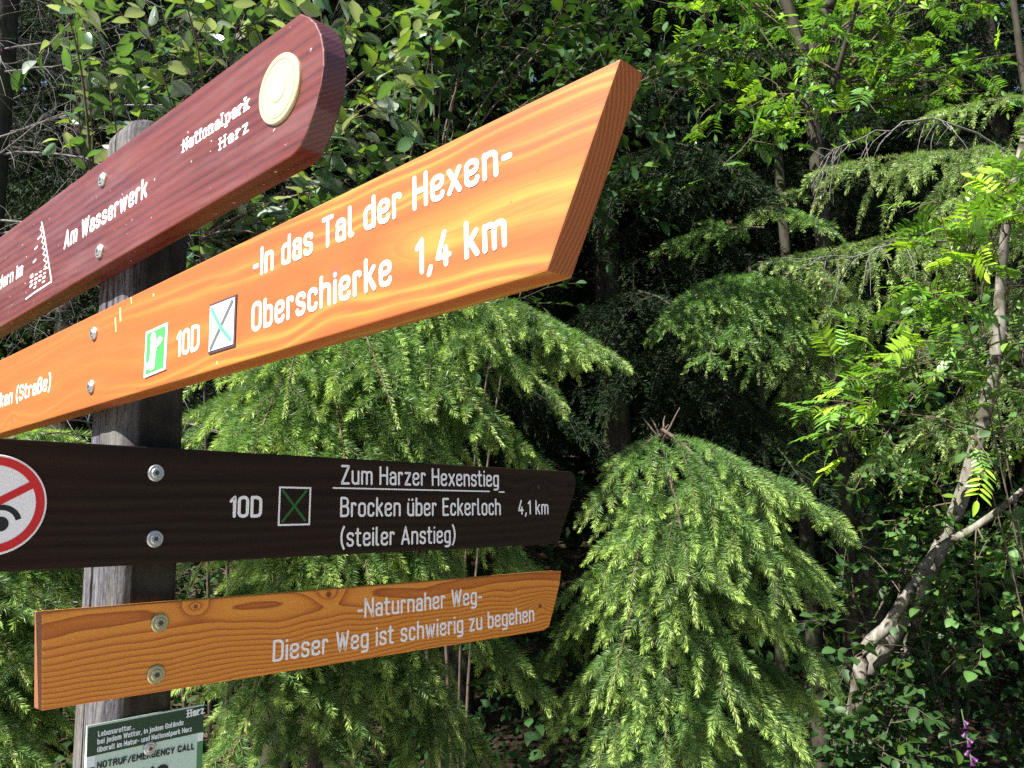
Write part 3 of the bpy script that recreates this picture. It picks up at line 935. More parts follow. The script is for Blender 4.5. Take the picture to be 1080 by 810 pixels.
def bough(pl, axis, q=FINE, c0=C_OLD, c1=C_NEW, sp=.062, l2f=.52, droop=3.6, start=.10, third=True, bare=.25, rad=.006, lmax=.3, ang=47, wood=(0.13, 0.09, 0.06)):
    r = pl.r
    L = np.linalg.norm(np.diff(axis, axis=0), axis=1).sum()
    pl.tube(axis, rad, .0015, 5, wood, .1)
    pl.needles(axis, q['dens'] * .8, q['ln'], q['wd'], c0, c1, skip=bare)
    n = max(4, int(L * (1 - start) / sp))
    tone = lambda c: np.array(c) * r.uniform(.75, 1.2)
    for k in range(n):
        s = start + (1 - start) * (k + r.uniform(-.3, .3)) / n
        s = min(max(s, .03), .985)
        p, t = sample(axis, s)
        side = np.cross(t, Z); side = unit(side) if np.linalg.norm(side) > .1 else np.array([1., 0, 0])
        for sg in (-1, 1):
            a = math.radians(ang + r.uniform(-12, 12))
            d = t * math.cos(a) + side * sg * math.sin(a) + r.normal(size=3) * .07 + np.array([0, 0, .03])
            l2 = min(lmax, L * l2f * (1 - s) ** .75 * r.uniform(.7, 1.15) + .055)
            tw = grow(r, p, d, l2, 6, droop * r.uniform(.6, 1.4), .03)
            pl.tube(tw, max(.0014, rad * .3), .0008, 3, wood)
            a0, a1 = tone(c0), tone(c1)
            pl.needles(tw, q['dens'], q['ln'], q['wd'], a0, a1)
            if third and l2 > .13:
                m = max(1, int(l2 * .7 / sp))
                for j in range(m):
                    s2 = .2 + .62 * (j + r.uniform(-.3, .3)) / m
                    p2, t2 = sample(tw, min(max(s2, 0), .97))
                    sd2 = np.cross(t2, Z); sd2 = unit(sd2) if np.linalg.norm(sd2) > .1 else side
                    for s3 in (-1, 1):
                        if r.random() < .12: continue
                        d2 = t2 * .76 + sd2 * s3 * .62 + r.normal(size=3) * .06
                        l3 = min(.13, l2 * .42 * (1 - s2) ** .8 * r.uniform(.7, 1.2) + .035)
                        t3 = grow(r, p2, d2, l3, 4, droop * 1.2, .025)
                        pl.needles(t3, q['dens'], q['ln'], q['wd'], a0, a1)


M['spruce'] = leaf_mat("spruce_needles", .42, .36, (1.2, 1.25, .5), .35)
M['leaf'] = leaf_mat("broad_leaves", .30, .36, (1.3, 1.35, .4), .6)
M['far_needles'] = leaf_mat("dark_needles", .6, .15, (1.2, 1.25, .5), .12)
M['soft_leaf'] = leaf_mat("soft_leaves", .5, .34, (1.3, 1.35, .4), .3)
M['gloss_leaf'] = leaf_mat("glossy_leaves", .22, .3, (1.3, 1.35, .4), .9)
M['far_leaf'] = leaf_mat("dark_leaves", .6, .2, (1.3, 1.35, .4), .12)
M['twig'] = bark_mat("twig_bark", (0.05, 0.036, 0.025), (0.13, 0.10, 0.075), 3)
M['dead'] = bark_mat("dead_twig_bark", (0.06, 0.055, 0.05), (0.22, 0.205, 0.19), 3)
M['bark'] = bark_mat("spruce_bark", (0.015, 0.012, 0.009), (0.052, 0.042, 0.033), 1, .4)
M['grey_bark'] = bark_mat("pale_smooth_bark", (0.065, 0.056, 0.045), (0.26, 0.235, 0.20), 1.2, .5, (0.06, 0.05, 0.035))


def ground_z(x, y):
    d = np.maximum(np.asarray(y, float) - 4.5, 0)
    return .10 * d + .035 * d ** 2 * (d < 12) + (d >= 12) * (.035 * 144 + .95 * (d - 12))


def catmull(P, k=6):
    P = np.asarray(P, float); Q = np.concatenate([[2 * P[0] - P[1]], P, [2 * P[-1] - P[-2]]]); out_ = []
    for i in range(1, len(Q) - 2):
        for t in np.arange(k) / k:
            a, b, c, d = Q[i - 1], Q[i], Q[i + 1], Q[i + 2]
            out_.append(.5 * (2 * b + (c - a) * t + (2 * a - 5 * b + 4 * c - d) * t * t + (3 * b - a - 3 * c + d) * t ** 3))
    return np.array(out_ + [P[-1]])


def stem(pl, pts, r0, r1, sides=10, knob=.08):
    pl.tube(pts, r0, r1, sides, (.1, .08, .06), knob)


def trunk_part(parent, pts, r0, r1, mat, seed, sides=12, name="trunk"):
    p = Plant(seed)
    p.tube(np.asarray(pts), r0, r1, sides, (.1, .1, .1), .05)
    return p.build(name, [mat], parent)


def local(parent_loc, o):
    """Keep world placement of a mesh built in world coordinates under a thing whose Empty stands at its base."""
    o.location = tuple(-np.array(parent_loc))
    return o


def tree_thing(name, label, cat, base, group=None):
    return thing(name, label, cat, tuple(base), group)


def young_spruce(label, apex, tiers, seed, q=FINE, rise=.12, top_bare=True, c0=C_OLD, c1=C_NEW, **kw):
    base = np.array([apex[0], apex[1], ground_z(apex[0], apex[1])])
    th = tree_thing("young_spruce", label, "spruce", base, "young spruces behind the signpost")
    local(base, trunk_part(th, bez(base - Z * .05, (base + apex) / 2 + np.array([.02, .01, 0]), apex, 14), .032, .005, M['bark'], seed))
    pl = Plant(seed + 1)
    for (drop, tips) in tiers:
        for tp in tips:
            p = apex - Z * (drop + .02 + pl.r.uniform(-.03, .05))
            e = at(*tp)
            L = np.linalg.norm(e - p)
            c = p * .5 + e * .5 + Z * (rise * L + max(0, (p[2] - e[2])) * .22)
            bough(pl, bez(p, c, e, 10), q, c0=c0, c1=c1, **kw)
    if top_bare:
        for k in range(5):
            d = np.array([pl.r.uniform(-.5, .8), pl.r.uniform(-.4, .4), .8])
            pl.tube(grow(pl.r, apex - Z * .03, d, pl.r.uniform(.05, .10), 4, 0, .14), .0042, .0012, 4, (.30, .23, .15))
    local(base, pl.build("crown", [M['twig'], M['spruce']], th))
    return th


# the two young spruces right behind the boards, and the one at the left edge
young_spruce("small spruce with a broken bare tip, right of the sign ends, drooping boughs in sun", at(698, 452, 2.0), [
    (.0, [(898, 572, 1.92), (836, 652, 1.74), (735, 660, 1.66), (612, 560, 1.9)]),
    (.10, [(660, 650, 1.72), (872, 640, 2.2)]),
    (.24, [(876, 735, 1.95), (780, 770, 1.72), (640, 750, 1.76), (585, 640, 2.0), (560, 735, 2.05)]),
    (.42, [(866, 830, 1.9), (700, 850, 1.68), (575, 790, 1.95), (620, 830, 1.8), (840, 740, 2.3)]),
    (.60, [(800, 900, 1.76), (610, 890, 1.76), (880, 900, 2.1)]),
], 21, rise=.07)
young_spruce("bright green young spruce directly behind the black board, boughs spreading above it", at(335, 285, 2.05), [
    (.0, [(664, 386, 1.95), (600, 432, 1.85), (530, 470, 1.74), (420, 450, 1.58), (300, 440, 1.56), (205, 410, 1.75), (130, 420, 1.95)]),
    (.16, [(590, 510, 1.98), (480, 540, 1.66), (370, 530, 1.5), (255, 520, 1.5), (185, 490, 1.7)]),
    (.36, [(585, 630, 1.95), (500, 660, 1.72), (400, 660, 1.55), (290, 655, 1.48), (200, 620, 1.62), (100, 600, 1.9)]),
    (.58, [(590, 760, 1.9), (490, 790, 1.68), (370, 790, 1.54), (260, 770, 1.5), (195, 735, 1.65)]),
    (.80, [(560, 870, 1.85), (430, 900, 1.65), (310, 890, 1.55), (220, 860, 1.6)]),
], 31, top_bare=False, rise=.09)
young_spruce("young spruce left of the post, its boughs showing under the black board", at(-70, 470, 1.95), [
    (.02, [(72, 456, 1.75), (40, 530, 1.6), (-30, 520, 1.5)]),
    (.12, [(88, 640, 1.75), (45, 650, 1.6), (0, 660, 1.5)]),
    (.28, [(80, 730, 1.7), (30, 720, 1.55), (-10, 740, 1.5)]),
    (.44, [(75, 800, 1.65), (20, 810, 1.5), (-20, 820, 1.5)]),
    (.60, [(75, 890, 1.65), (10, 880, 1.5)]),
], 41, top_bare=False)


# broad-leaved shrubs ---------------------------------------------------
def leafy_twig(pl, tw, ln, wd, c, sp, jit=.5, face=None, tone=(.7, 1.25), yellow=.12, pale=0.0):
    r = pl.r
    L = np.linalg.norm(np.diff(tw, axis=0), axis=1).sum()
    m = max(2, int(L / sp))
    P, D, N_, C = [], [], [], []
    for k in range(m):
        p, t = sample(tw, min(.99, (k + .6) / m))
        side = np.cross(t, Z); side = unit(side) if np.linalg.norm(side) > .1 else np.array([1., 0, 0])
        sg = 1 if k % 2 else -1
        P.append(p); D.append(t * .6 + side * sg * .8 + r.normal(size=3) * .25 + Z * r.uniform(-.25, .25))
        N_.append(Z + r.normal(size=3) * jit + (face if face is not None else 0))
        cc = np.array(c) * r.uniform(*tone)
        q_ = r.random()
        if q_ < yellow: cc = cc * np.array([2.2, 1.75, .9])
        elif q_ > 1 - pale: cc = np.array([.24, .29, .22]) * r.uniform(.7, 1.2)
        C.append(cc)
    P.append(tw[-1]); D.append(tw[-1] - tw[-2]); N_.append(Z + r.normal(size=3) * jit); C.append(np.array(c) * r.uniform(*tone) * 1.2)
    m = len(P)
    l = ln * r.uniform(.6, 1.15, m)
    pl.leaves(np.array(P), np.array(D), np.array(N_), l, l * (wd / ln) * r.uniform(.85, 1.15, m), np.array(C), fold=r.uniform(.15, .5), curl=r.uniform(.05, .3))


def pinnate(pl, p, d, L, c, pairs=6):
    """One compound leaf: stalk and paired narrow leaflets."""
    r = pl.r
    ax = grow(r, p, d, L, 6, 3.0, .05)
    pl.tube(ax, .0012, .0007, 3)
    up = unit(Z + r.normal(size=3) * .35)
    P, D, N_ = [], [], []
    for k in range(pairs):
        s = .28 + .68 * k / pairs
        q, t = sample(ax, s)
        side = unit(np.cross(t, up))
        for sg in (-1, 1):
            P.append(q); D.append(t * .45 + side * sg + r.normal(size=3) * .08); N_.append(up + r.normal(size=3) * .2)
    P.append(ax[-1]); D.append(ax[-1] - ax[-2]); N_.append(up)
    m = len(P)
    l = L * .36 * r.uniform(.85, 1.1, m)
    C = np.array(c)[None] * r.uniform(.8, 1.2, (m, 1))
    pl.leaves(np.array(P), np.array(D), np.array(N_), l, l * .36, C, fold=.3, curl=.12, shape=(.95, .85))


def shrub(name, label, cat, base, tips, seed, ln=.055, wd=.03, c=(0.05, 0.10, 0.03), twigs=9, tl=.22, sp=.024, kind='oval', stem_r=.012, mat=None, group=None,
          sag=.18, jit=.5, yellow=.12, trunk=None, pairs=6, tone=(.7, 1.25), s_from=.35, face=None, pale=0.0, leaf=None):
    base = np.array(base, float)
    th = tree_thing(name, label, cat, base, group)
    pl = Plant(seed)
    r = pl.r
    if trunk is not None:
        tr = Plant(seed + 9)
        for pts, r0, r1 in trunk:
            tr.tube(catmull(pts), r0, r1, 14, (.1, .1, .1), .025)
        local(base, tr.build("trunk", [mat or M['grey_bark']], th))
    mains = []
    for ti, tp in enumerate(tips):
        if len(tp) == 2: p, e = np.array(tp[0]), at(*tp[1])
        else:
            p, e = base, at(*tp)
            if len(mains) >= 4:
                cand = np.concatenate([mm_[4:9] for mm_ in mains])
                cand = cand[cand[:, 2] < e[2] + .1] if (cand[:, 2] < e[2] + .1).any() else cand
                p = cand[np.argmin(np.linalg.norm(cand - e, axis=1) + r.uniform(0, .25, len(cand)))]
        L = np.linalg.norm(e - p)
        ax = bez(p, p * .45 + e * .55 + Z * sag * L + r.normal(size=3) * .05 * L, e, 12)
        if len(tp) != 2 and len(mains) < 4: mains.append(ax)
        pl.tube(ax, stem_r * r.uniform(.6, 1) * (1 if len(mains) and ax is mains[-1] else .5), .0015, 5, knob=.1)
        for k in range(twigs):
            s = s_from + (1 - s_from) * (k + r.random()) / twigs
            q, t = sample(ax, min(s, .99))
            d = t * .6 + r.normal(size=3) * .75
            tw = grow(r, q, d, tl * r.uniform(.5, 1.2) * (1.15 - .4 * s), 5, 1.2, .16)
            pl.tube(tw, .0024, .0009, 3)
            if kind == 'oval': leafy_twig(pl, tw, ln, wd, c, sp, jit=jit, yellow=yellow, tone=tone, face=face, pale=pale)
            else:
                mm = max(2, int(np.linalg.norm(tw[-1] - tw[0]) / sp))
                for j in range(mm):
                    q2, t2 = sample(tw, min(.98, (j + .5) / mm))
                    cc = np.array(c) * r.uniform(*tone)
                    if r.random() < yellow: cc = cc * np.array([2.0, 1.6, .8])
                    pinnate(pl, q2, t2 * .5 + r.normal(size=3) * .6 + Z * .15, ln * r.uniform(.75, 1.15), cc, pairs)
        if kind == 'oval': leafy_twig(pl, ax[8:], ln, wd, c, sp, jit=jit, yellow=yellow, tone=tone, face=face, pale=pale)
    local(base, pl.build("crown" if trunk is not None else "foliage", [M['twig'], leaf or M['leaf']], th))
    return th


g0 = lambda px, d: (lambda q: np.array([q[0], q[1], float(ground_z(q[0], q[1]))]))(at(px, 500, d))
wil = [(70, 20, 1.9), (110, 60, 1.8), (150, 10, 1.7), (200, 50, 1.75), (250, 20, 1.8), (95, 110, 1.9), (160, 95, 1.9), (300, -10, 1.75), (370, 20, 1.7), (420, 60, 1.75), (440, 90, 1.9), (390, 120, 1.7),
       (410, 170, 1.75), (370, 200, 1.7), (350, 240, 1.8), (280, 250, 1.8), (230, 260, 1.9), (320, 290, 1.9), (180, -30, 1.6), (60, -10, 1.7), (470, 20, 2.1), (260, 200, 1.9), (240, 300, 2.0), (400, 255, 2.0)]
shrub("goat_willow", "broad-leaved willow bush with glossy grey-green leaves behind the topmost sign", "bush", g0(240, 3.0),
      [(a, b, d * 1.3) for a, b, d in wil], 51, ln=.068, wd=.035, c=(0.066, 0.128, 0.052), twigs=7, tl=.24, sp=.031, yellow=.16, s_from=.6, pale=.26, leaf=M['gloss_leaf'])
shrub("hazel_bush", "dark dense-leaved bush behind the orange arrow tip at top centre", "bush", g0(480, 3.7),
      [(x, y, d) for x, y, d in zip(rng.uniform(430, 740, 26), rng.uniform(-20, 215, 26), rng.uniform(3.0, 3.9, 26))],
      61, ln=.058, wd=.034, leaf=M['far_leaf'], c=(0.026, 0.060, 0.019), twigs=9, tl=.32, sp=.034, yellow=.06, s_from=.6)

tx = at(856, 215, 4.2)
rb = np.array([tx[0], tx[1], float(ground_z(tx[0], tx[1]))])
fork = at(852, 60, 4.2)
shrub("rowan_tree", "slender rowan with forked dark trunk and feathered leaves at the upper right", "rowan", rb,
      [(fork if r_ % 2 else at(858, 120, 4.2), (x, y, d)) for r_, (x, y, d) in enumerate(list(zip(rng.uniform(690, 1110, 40), rng.uniform(-60, 150, 40), rng.uniform(4.0, 5.1, 40))) + [(820, 110, 3.8), (885, 150, 3.8), (850, 60, 3.7), (900, 40, 3.8), (780, 160, 3.9), (925, 120, 3.9)])],
      71, ln=.13, c=(0.092, 0.20, 0.044), twigs=6, tl=.32, sp=.08, kind='pinnate', yellow=.3, stem_r=.014, s_from=.35, mat=M['bark'],
      trunk=[(bez(rb - Z * .1, (rb + fork) / 2 + np.array([.03, 0, 0]), fork, 16), .048, .034), (bez(fork - Z * .05, at(870, 10, 4.2), at(915, -90, 4.1), 8), .036, .02),
             (bez(fork - Z * .05, at(835, 20, 4.2), at(800, -80, 4.3), 8), .034, .018), (bez(at(857, 150, 4.2), at(880, 90, 4.15), at(905, 0, 4.0), 8), .02, .01)])
shrub("rowan_sapling", "yellow-green rowan sapling with feathered leaves at the right edge", "rowan", g0(1100, 2.9),
      [(x, y, d) for x, y, d in ((985, 200, 2.5), (1010, 170, 2.6), (1040, 230, 2.5), (960, 250, 2.6), (1060, 190, 2.6), (980, 310, 2.7), (950, 365, 2.6), (925, 400, 2.7), (900, 385, 2.8),
       (890, 425, 2.8), (1090, 230, 2.4), (1020, 260, 2.5), (870, 450, 2.9))],
      81, ln=.12, c=(0.125, 0.25, 0.045), twigs=7, tl=.2, sp=.065, kind='pinnate', yellow=.3, stem_r=.005, s_from=.6)
lt0, lt1, lt2, lt3 = at(905, 735, 3.3), at(975, 610, 3.3), at(1012, 530, 3.3), at(1056, 345, 3.25)
lbase = np.array([lt0[0] - .12, lt0[1] + .05, float(ground_z(lt0[0], lt0[1]))])
path1 = np.array([lbase - Z * .05, (lbase + lt0) / 2 + np.array([-.01, 0, 0]), lt0, (lt0 + lt1) / 2 + np.array([.01, 0, .02]), lt1, lt2, (lt2 + lt3) / 2 + np.array([.015, 0, 0]), lt3])
path2 = np.array([lbase + np.array([.03, -.04, -.05]), at(905, 720, 3.22), at(940, 655, 3.2), at(985, 585, 3.2), at(1030, 555, 3.2), at(1075, 520, 3.15), at(1120, 470, 3.1)])
path3 = np.array([lbase + np.array([.16, .05, -.05]), at(950, 720, 3.4), at(965, 660, 3.36), at(988, 585, 3.3)])
shrub("leaning_tree", "leaning pale-barked tree with crossing stems among dark leaves at the right", "tree", lbase,
      [(lt2, (960, 500, 3.1)), (lt3, (900, 520, 3.2)), (path2[5], (1060, 600, 2.9)), (path2[4], (1075, 660, 2.9)), (lt2, (1080, 440, 3.0)), (lt3, (1000, 330, 3.0)), (path2[3], (1000, 640, 3.0)), (path2[5], (1090, 560, 2.8)),
       (lt3, (1090, 380, 3.1)), (lt2, (940, 560, 3.3)), (path2[4], (1040, 700, 2.9)), (lt3, (985, 470, 3.4)), (lt1, (1010, 690, 3.3))],
      91, ln=.05, wd=.034, leaf=M['soft_leaf'], c=(0.062, 0.135, 0.031), twigs=8, tl=.2, sp=.03, yellow=.12, stem_r=.009, s_from=.3,
      trunk=[(path1, .037, .026), (path2, .032, .006), (path3, .026, .012), (np.array([lt3 + (lt2 - lt3) * .05, lt3 + np.array([.012, 0, .14]), at(1064, 215, 3.2), at(1084, 120, 3.2), at(1092, 10, 3.15)]), .0262, .004)])
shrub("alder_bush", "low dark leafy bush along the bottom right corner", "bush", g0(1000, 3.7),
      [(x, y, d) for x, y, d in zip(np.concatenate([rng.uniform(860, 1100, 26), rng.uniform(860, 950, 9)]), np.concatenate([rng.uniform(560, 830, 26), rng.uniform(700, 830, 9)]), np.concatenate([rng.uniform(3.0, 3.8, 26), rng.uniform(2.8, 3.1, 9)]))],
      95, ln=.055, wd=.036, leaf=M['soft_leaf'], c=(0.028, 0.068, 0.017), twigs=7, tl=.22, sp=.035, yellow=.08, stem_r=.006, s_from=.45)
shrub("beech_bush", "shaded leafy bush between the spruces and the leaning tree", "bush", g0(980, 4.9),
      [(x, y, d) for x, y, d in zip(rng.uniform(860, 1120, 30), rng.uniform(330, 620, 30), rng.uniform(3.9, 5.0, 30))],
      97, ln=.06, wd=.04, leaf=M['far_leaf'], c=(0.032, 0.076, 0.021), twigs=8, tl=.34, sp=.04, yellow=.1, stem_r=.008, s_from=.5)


# mid-distance spruces ---------------------------------------------------
def mid_spruce(name, label, base_px, d, height, boughs, seed, tr=.035, q=MID, dead=(), **kw):
    b = g0(base_px, d)
    th = tree_thing(name, label, "spruce", b, "spruces at the wood's edge")
    top = b + Z * height
    local(b, trunk_part(th, bez(b - Z * .1, (b + top) / 2 + np.array([.04, .02, 0]), top, 20), tr, .008, M['bark'], seed))
    pl = Plant(seed + 1)
    for (z, tp, rise) in boughs:
        p = np.array([b[0], b[1], z]) if np.isscalar(z) else at(*z)
        e = at(*tp); L = np.linalg.norm(e - p)
        bough(pl, bez(p, p * .4 + e * .6 + Z * rise * L, e, 10), q, **kw)
    local(b, pl.build("crown", [M['twig'], M['spruce']], th))
    if len(dead):
        pd = Plant(seed + 2)
        for path in dead:
            pts = catmull([at(*p) for p in path], 4)
            pts = pts + pd.r.normal(size=pts.shape) * .006
            pd.tube(pts, .0052, .0014, 5, knob=.15)
            for k in range(26):
                q_, t_ = sample(pts, .15 + .83 * pd.r.random())
                tw = grow(pd.r, q_, t_ * .7 + pd.r.normal(size=3) * .4 - Z * .5, pd.r.uniform(.06, .26), 5, 4, .12)
                pd.tube(tw, .0022, .0008, 3)
        local(b, pd.build("dead_branch", [M['dead']], th))
    return th


GREY0, GREY1 = (0.17, 0.26, 0.085), (0.44, 0.55, 0.17)
mid_spruce("spruce_tree", "spruce with hanging grey-green curtains and bare silvery branch at the right", 1130, 3.9, 6.0,
           [((1120, 170, 3.8), (850, 185, 3.5), .10), ((1120, 165, 3.9), (930, 175, 3.6), .10), ((1120, 250, 3.8), (795, 280, 3.4), .06), ((1120, 235, 3.9), (880, 265, 3.6), .08), ((1120, 300, 3.9), (860, 330, 3.6), .05),
            ((1120, 200, 3.8), (1000, 215, 3.2), .1), ((1120, 330, 3.8), (900, 400, 3.4), .1), ((1120, 380, 3.8), (960, 470, 3.3), .12), ((1120, 420, 3.8), (900, 500, 3.5), .1), ((1120, 100, 3.9), (960, 130, 3.9), .1)],
           101, c0=GREY0, c1=GREY1, droop=5, lmax=.42, l2f=.5, ang=52, sp=.13, rad=.004,
           dead=([(1120, 190, 3.75), (1000, 128, 3.5), (940, 135, 3.45), (880, 158, 3.4), (865, 168, 3.4)], [(1120, 245, 3.6), (960, 256, 3.35), (900, 268, 3.3), (800, 274, 3.3)]))
mid_spruce("spruce_tree", "thin-stemmed spruce with one fan-like bough, right of the orange tip", 806, 3.7, 2.75,
           [((806, 300, 3.7), (695, 360, 3.2), .28), ((806, 300, 3.7), (745, 395, 3.1), .35), ((806, 300, 3.7), (800, 405, 3.2), .4), ((806, 305, 3.7), (835, 370, 3.3), .35), ((806, 295, 3.75), (720, 320, 3.5), .25),
            ((806, 240, 3.8), (690, 270, 3.9), .2), ((806, 220, 3.8), (880, 250, 3.5), .2), ((806, 430, 3.8), (860, 520, 3.6), .2), ((806, 330, 3.8), (900, 400, 3.8), .2)],
           111, c0=(0.10, 0.20, 0.055), c1=(0.25, 0.37, 0.08), tr=.032, droop=2.6, sp=.07)
mid_spruce("spruce_tree", "mossy slender spruce trunk with sparse hanging twigs, beside the fan-like bough", 843, 4.1, 6.0,
           [((843, 360, 4.1), (880, 470, 3.7), .15), ((843, 340, 4.1), (830, 470, 3.7), .2), ((843, 280, 4.1), (900, 330, 3.7), .15), ((843, 200, 4.1), (790, 240, 3.9), .2)],
           121, c0=GREY0, c1=GREY1, tr=.045, droop=4, sp=.08)

# dead-twigged spruce at the upper left ----------------------------------
db = g0(-45, 3.0)
th = tree_thing("dead_spruce", "shaded spruce trunk full of bare grey dead twigs at the upper left", "spruce", db)
local(db, trunk_part(th, bez(db - Z * .1, db + Z * 3 + np.array([.05, 0, 0]), db + Z * 7, 20), .08, .04, M['bark'], 131))
pd = Plant(132)
for k in range(95):
    z = pd.r.uniform(1.3, 4.6); a = pd.r.uniform(0, 2 * math.pi)
    p = db + np.array([0, 0, z]); L = pd.r.uniform(.5, 1.5)
    ax = grow(pd.r, p, np.array([math.cos(a), math.sin(a), pd.r.uniform(-.1, .25)]), L, 8, .5, .1)
    pd.tube(ax, .006, .0012, 4, knob=.1)
    for j in range(int(L * 26)):
        q_, t_ = sample(ax, pd.r.uniform(.1, 1) * .99)
        tw = grow(pd.r, q_, t_ * .6 + pd.r.normal(size=3) * .6, pd.r.uniform(.06, .32), 4, 2.5, .2)
        pd.tube(tw, .0016, .0006, 3)
local(db, pd.build("dead_twigs", [M['dead']], th))

# tall spruces behind, whose crowns shade the wood ------------------------
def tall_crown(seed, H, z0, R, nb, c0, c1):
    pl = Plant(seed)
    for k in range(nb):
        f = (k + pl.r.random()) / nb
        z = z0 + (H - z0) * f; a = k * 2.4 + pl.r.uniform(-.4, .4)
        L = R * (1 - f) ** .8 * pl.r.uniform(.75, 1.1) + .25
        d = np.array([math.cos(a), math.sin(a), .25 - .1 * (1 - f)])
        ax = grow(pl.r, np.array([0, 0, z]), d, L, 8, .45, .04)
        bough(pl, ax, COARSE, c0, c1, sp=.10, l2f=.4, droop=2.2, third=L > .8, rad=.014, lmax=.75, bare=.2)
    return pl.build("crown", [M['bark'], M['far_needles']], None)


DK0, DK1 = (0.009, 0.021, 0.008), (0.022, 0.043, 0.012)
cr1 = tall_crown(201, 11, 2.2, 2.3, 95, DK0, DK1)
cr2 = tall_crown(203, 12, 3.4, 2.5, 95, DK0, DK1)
spots = [(300, 4.9, 0, 'tall dark spruce rising straight behind the post top'), (480, 6.0, 1, 'tall dark spruce between the willow bush and the orange tip'),
         (655, 5.4, 0, 'tall dark spruce behind the orange arrow tip'), (905, 6.2, 1, 'tall dark spruce behind the forked rowan'),
         (1090, 5.8, 0, 'tall dark spruce at the far right edge behind the rowan sapling'), (60, 5.6, 1, 'tall dark spruce deep in the wood at the far left'), (770, 7.2, 0, 'tall dark spruce deep in the wood behind the fan-like bough')]
used = {0: False, 1: False}
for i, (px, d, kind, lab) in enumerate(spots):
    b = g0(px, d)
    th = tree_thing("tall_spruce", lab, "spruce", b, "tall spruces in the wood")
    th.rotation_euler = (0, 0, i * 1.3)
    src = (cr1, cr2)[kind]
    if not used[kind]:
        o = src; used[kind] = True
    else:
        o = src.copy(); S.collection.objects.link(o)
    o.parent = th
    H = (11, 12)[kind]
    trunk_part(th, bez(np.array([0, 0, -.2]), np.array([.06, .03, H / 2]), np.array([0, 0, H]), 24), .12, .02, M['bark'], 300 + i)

# dense wood beyond and undergrowth: masses nobody could count ------------
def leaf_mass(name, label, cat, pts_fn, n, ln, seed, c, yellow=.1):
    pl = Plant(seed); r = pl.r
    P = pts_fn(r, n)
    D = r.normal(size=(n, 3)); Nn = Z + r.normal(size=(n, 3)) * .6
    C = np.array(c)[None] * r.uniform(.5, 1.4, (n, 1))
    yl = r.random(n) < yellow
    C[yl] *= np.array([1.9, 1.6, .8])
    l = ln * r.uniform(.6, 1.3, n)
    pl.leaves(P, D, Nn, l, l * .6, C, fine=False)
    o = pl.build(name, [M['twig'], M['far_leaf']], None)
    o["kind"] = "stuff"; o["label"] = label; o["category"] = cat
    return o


def wood_pts(r, n):
    # clumpy: cluster centres with leaves round them
    k = n // 60
    cx = r.uniform(-11, 12.5, k); cy = r.uniform(8.5, 12.5, k); cz = r.uniform(0, 13.5, k)
    i = r.integers(0, k, n)
    P = np.stack([cx[i], cy[i], cz[i] + ground_z(cx[i], cy[i]) * .6], 1) + r.normal(size=(n, 3)) * np.array([.5, .4, .4])
    # unseen leaf ring added behind the viewer to cut sky light, open towards the sun
    m = n // 5
    a = r.uniform(math.radians(-75), math.radians(255), k)[i[:m]]
    rad = r.uniform(8.5, 11.5, k)[i[:m]]
    h = r.uniform(0, 4.0, k)[i[:m]]
    Q = np.stack([rad * np.cos(a), 1.0 - rad * np.sin(a), h], 1)
    P[:m] = Q + r.normal(size=(m, 3)) * .5
    return P


def under_pts(r, n):
    k = n // 40
    cx = r.uniform(-6, 7, k); cy = r.uniform(3.4, 8.5, k)
    i = r.integers(0, k, n)
    x = cx[i] + r.normal(size=n) * .22; y = cy[i] + r.normal(size=n) * .22
    hgt = np.abs(r.normal(size=n)) * .28 * (0.5 + r.random(k)[i])
    return np.stack([x, y, ground_z(x, y) + hgt], 1)


leaf_mass("far_woods", "dense dark broad-leaved wood closing off the background, with an added unseen ring behind the viewer", "wood", wood_pts, 260000, .15, 401, (0.013, 0.031, 0.009))
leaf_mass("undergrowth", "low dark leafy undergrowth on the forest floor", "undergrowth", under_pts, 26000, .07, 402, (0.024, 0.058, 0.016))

# foxglove ----------------------------------------------------------------
fb_top = at(1014, 748, 2.8)
fb = np.array([fb_top[0] + .02, fb_top[1], float(ground_z(fb_top[0], fb_top[1]))])
fx = thing("foxglove", "purple foxglove flower spike in the bottom right corner", "flower", tuple(fb))
pl = Plant(501)
ax = bez(fb, (fb + fb_top) / 2 + np.array([.04, 0, 0]), fb_top, 14)
pl.tube(ax, .006, .002, 6, (.08, .14, .04))
for k in range(16):
    p, t = sample(ax, .05 + .5 * k / 16)
    a = k * 2.4
    pl.leaves(np.array([p]), np.array([[math.cos(a), math.sin(a), .3]]), np.array([Z]), np.array([.14 * (1 - k / 22)]), np.array([.05]), np.array([[.05, .12, .03]]), curl=.4)
M['fox_stem'] = flat_paint("foxglove_stem", (0.09, 0.17, 0.05), .5, .2)
M['fox'] = flat_paint("foxglove_purple", (0.07, 0.012, 0.08), .45, .2)
local(fb, pl.build("stem", [M['fox_stem'], M['leaf']], fx))
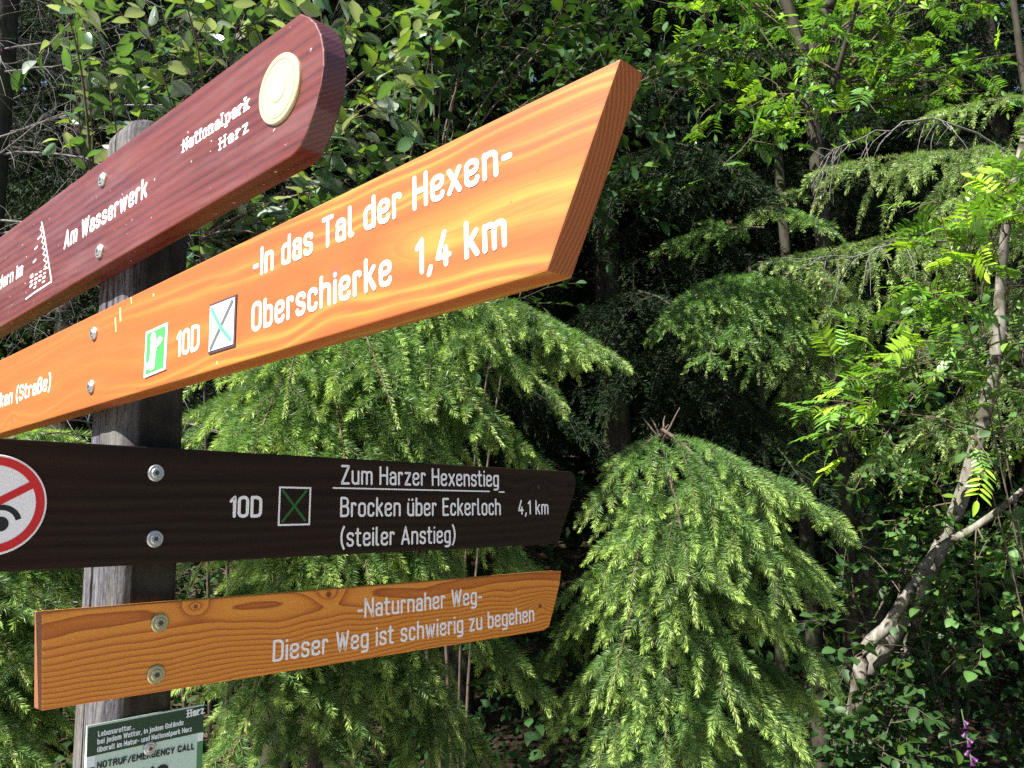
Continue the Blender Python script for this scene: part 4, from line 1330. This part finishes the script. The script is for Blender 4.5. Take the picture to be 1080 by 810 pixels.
for k in range(13):
    p, t = sample(ax, .72 + .26 * k / 13)
    a = k * 2.1; L = .032 * (1 - k / 22)
    d = unit(np.array([math.cos(a) * .7, math.sin(a) * .7 - .35, -.75]))
    s1 = unit(np.cross(d, np.array([.3, .2, 1]))); s2 = np.cross(d, s1)
    v, f = [], []
    for s, rr in ((0, .002), (.15, .0042), (.5, .006), (.85, .0072), (1, .0092)):
        for j in range(10):
            b = 2 * math.pi * j / 10
            v.append(p + d * (L * s) + (s1 * math.cos(b) + s2 * math.sin(b)) * rr - fb)
    for s in range(4):
        for j in range(10): f.append((s * 10 + j, s * 10 + (j + 1) % 10, s * 10 + 10 + (j + 1) % 10, s * 10 + 10 + j))
    mesh_obj("flower_bell", v, f, M['fox'], fx, smooth=True)

# ground --------------------------------------------------------------------
t = NT("forest_floor")
f = t.noise(t.coords(), 6, 6, .65)
f2 = t.noise(t.coords(), 40, 4, .6)
col = t.ramp(t.math('ADD', t.math('MULTIPLY', f, .6), t.math('MULTIPLY', f2, .4)), [(.35, (.018, .013, .008)), (.55, (.05, .036, .022)), (.7, (.095, .075, .05))])
M['floor'] = t.done(t.principled(col, .95, t.bump(f2, .8, .02), spec=.1))
xs_ = np.concatenate([np.linspace(-400, -14, 8), np.linspace(-12, 13, 60), np.linspace(15, 400, 8)])
ys_ = np.concatenate([np.linspace(-400, -6, 8), np.linspace(-5, 22, 70), np.linspace(24, 400, 10)])
gv = [(x, y, float(min(ground_z(x, y), 34)) + (0.03 * math.sin(x * 2.1 + y) * math.sin(y * 1.7) if 2 < y < 20 else 0)) for y in ys_ for x in xs_]
nx = len(xs_)
gf = [(j * nx + i, j * nx + i + 1, (j + 1) * nx + i + 1, (j + 1) * nx + i) for j in range(len(ys_) - 1) for i in range(nx - 1)]
go = mesh_obj("ground", gv, gf, M['floor'], smooth=True)
go["kind"] = "structure"

# unseen pale gravel sheet, added to bounce sunlight onto the shaded boards -----------------------------
tp_ = NT("bounce_gravel")
f = tp_.noise(tp_.coords(), 55, 5, .7)
M['path'] = tp_.done(tp_.principled(tp_.ramp(f, [(.3, (.34, .31, .27)), (.7, (.60, .56, .50))]), .9, tp_.bump(f, .8, .01), spec=.2))
pvx = []
N_ = 40
for i in range(N_ + 1):
    x = -5.5 + 9 * i / N_
    for e in (-4.2, .75):
        pvx.append((x, e + .12 * math.sin(x * 1.3 + e) + .05 * x * (e < 0) * 0, .006))
bounce_pth = mesh_obj("path", pvx, [(2 * i, 2 * i + 2, 2 * i + 3, 2 * i + 1) for i in range(N_)], M['path'])
clean(bounce_pth.data)
bounce_pth["kind"] = "structure"
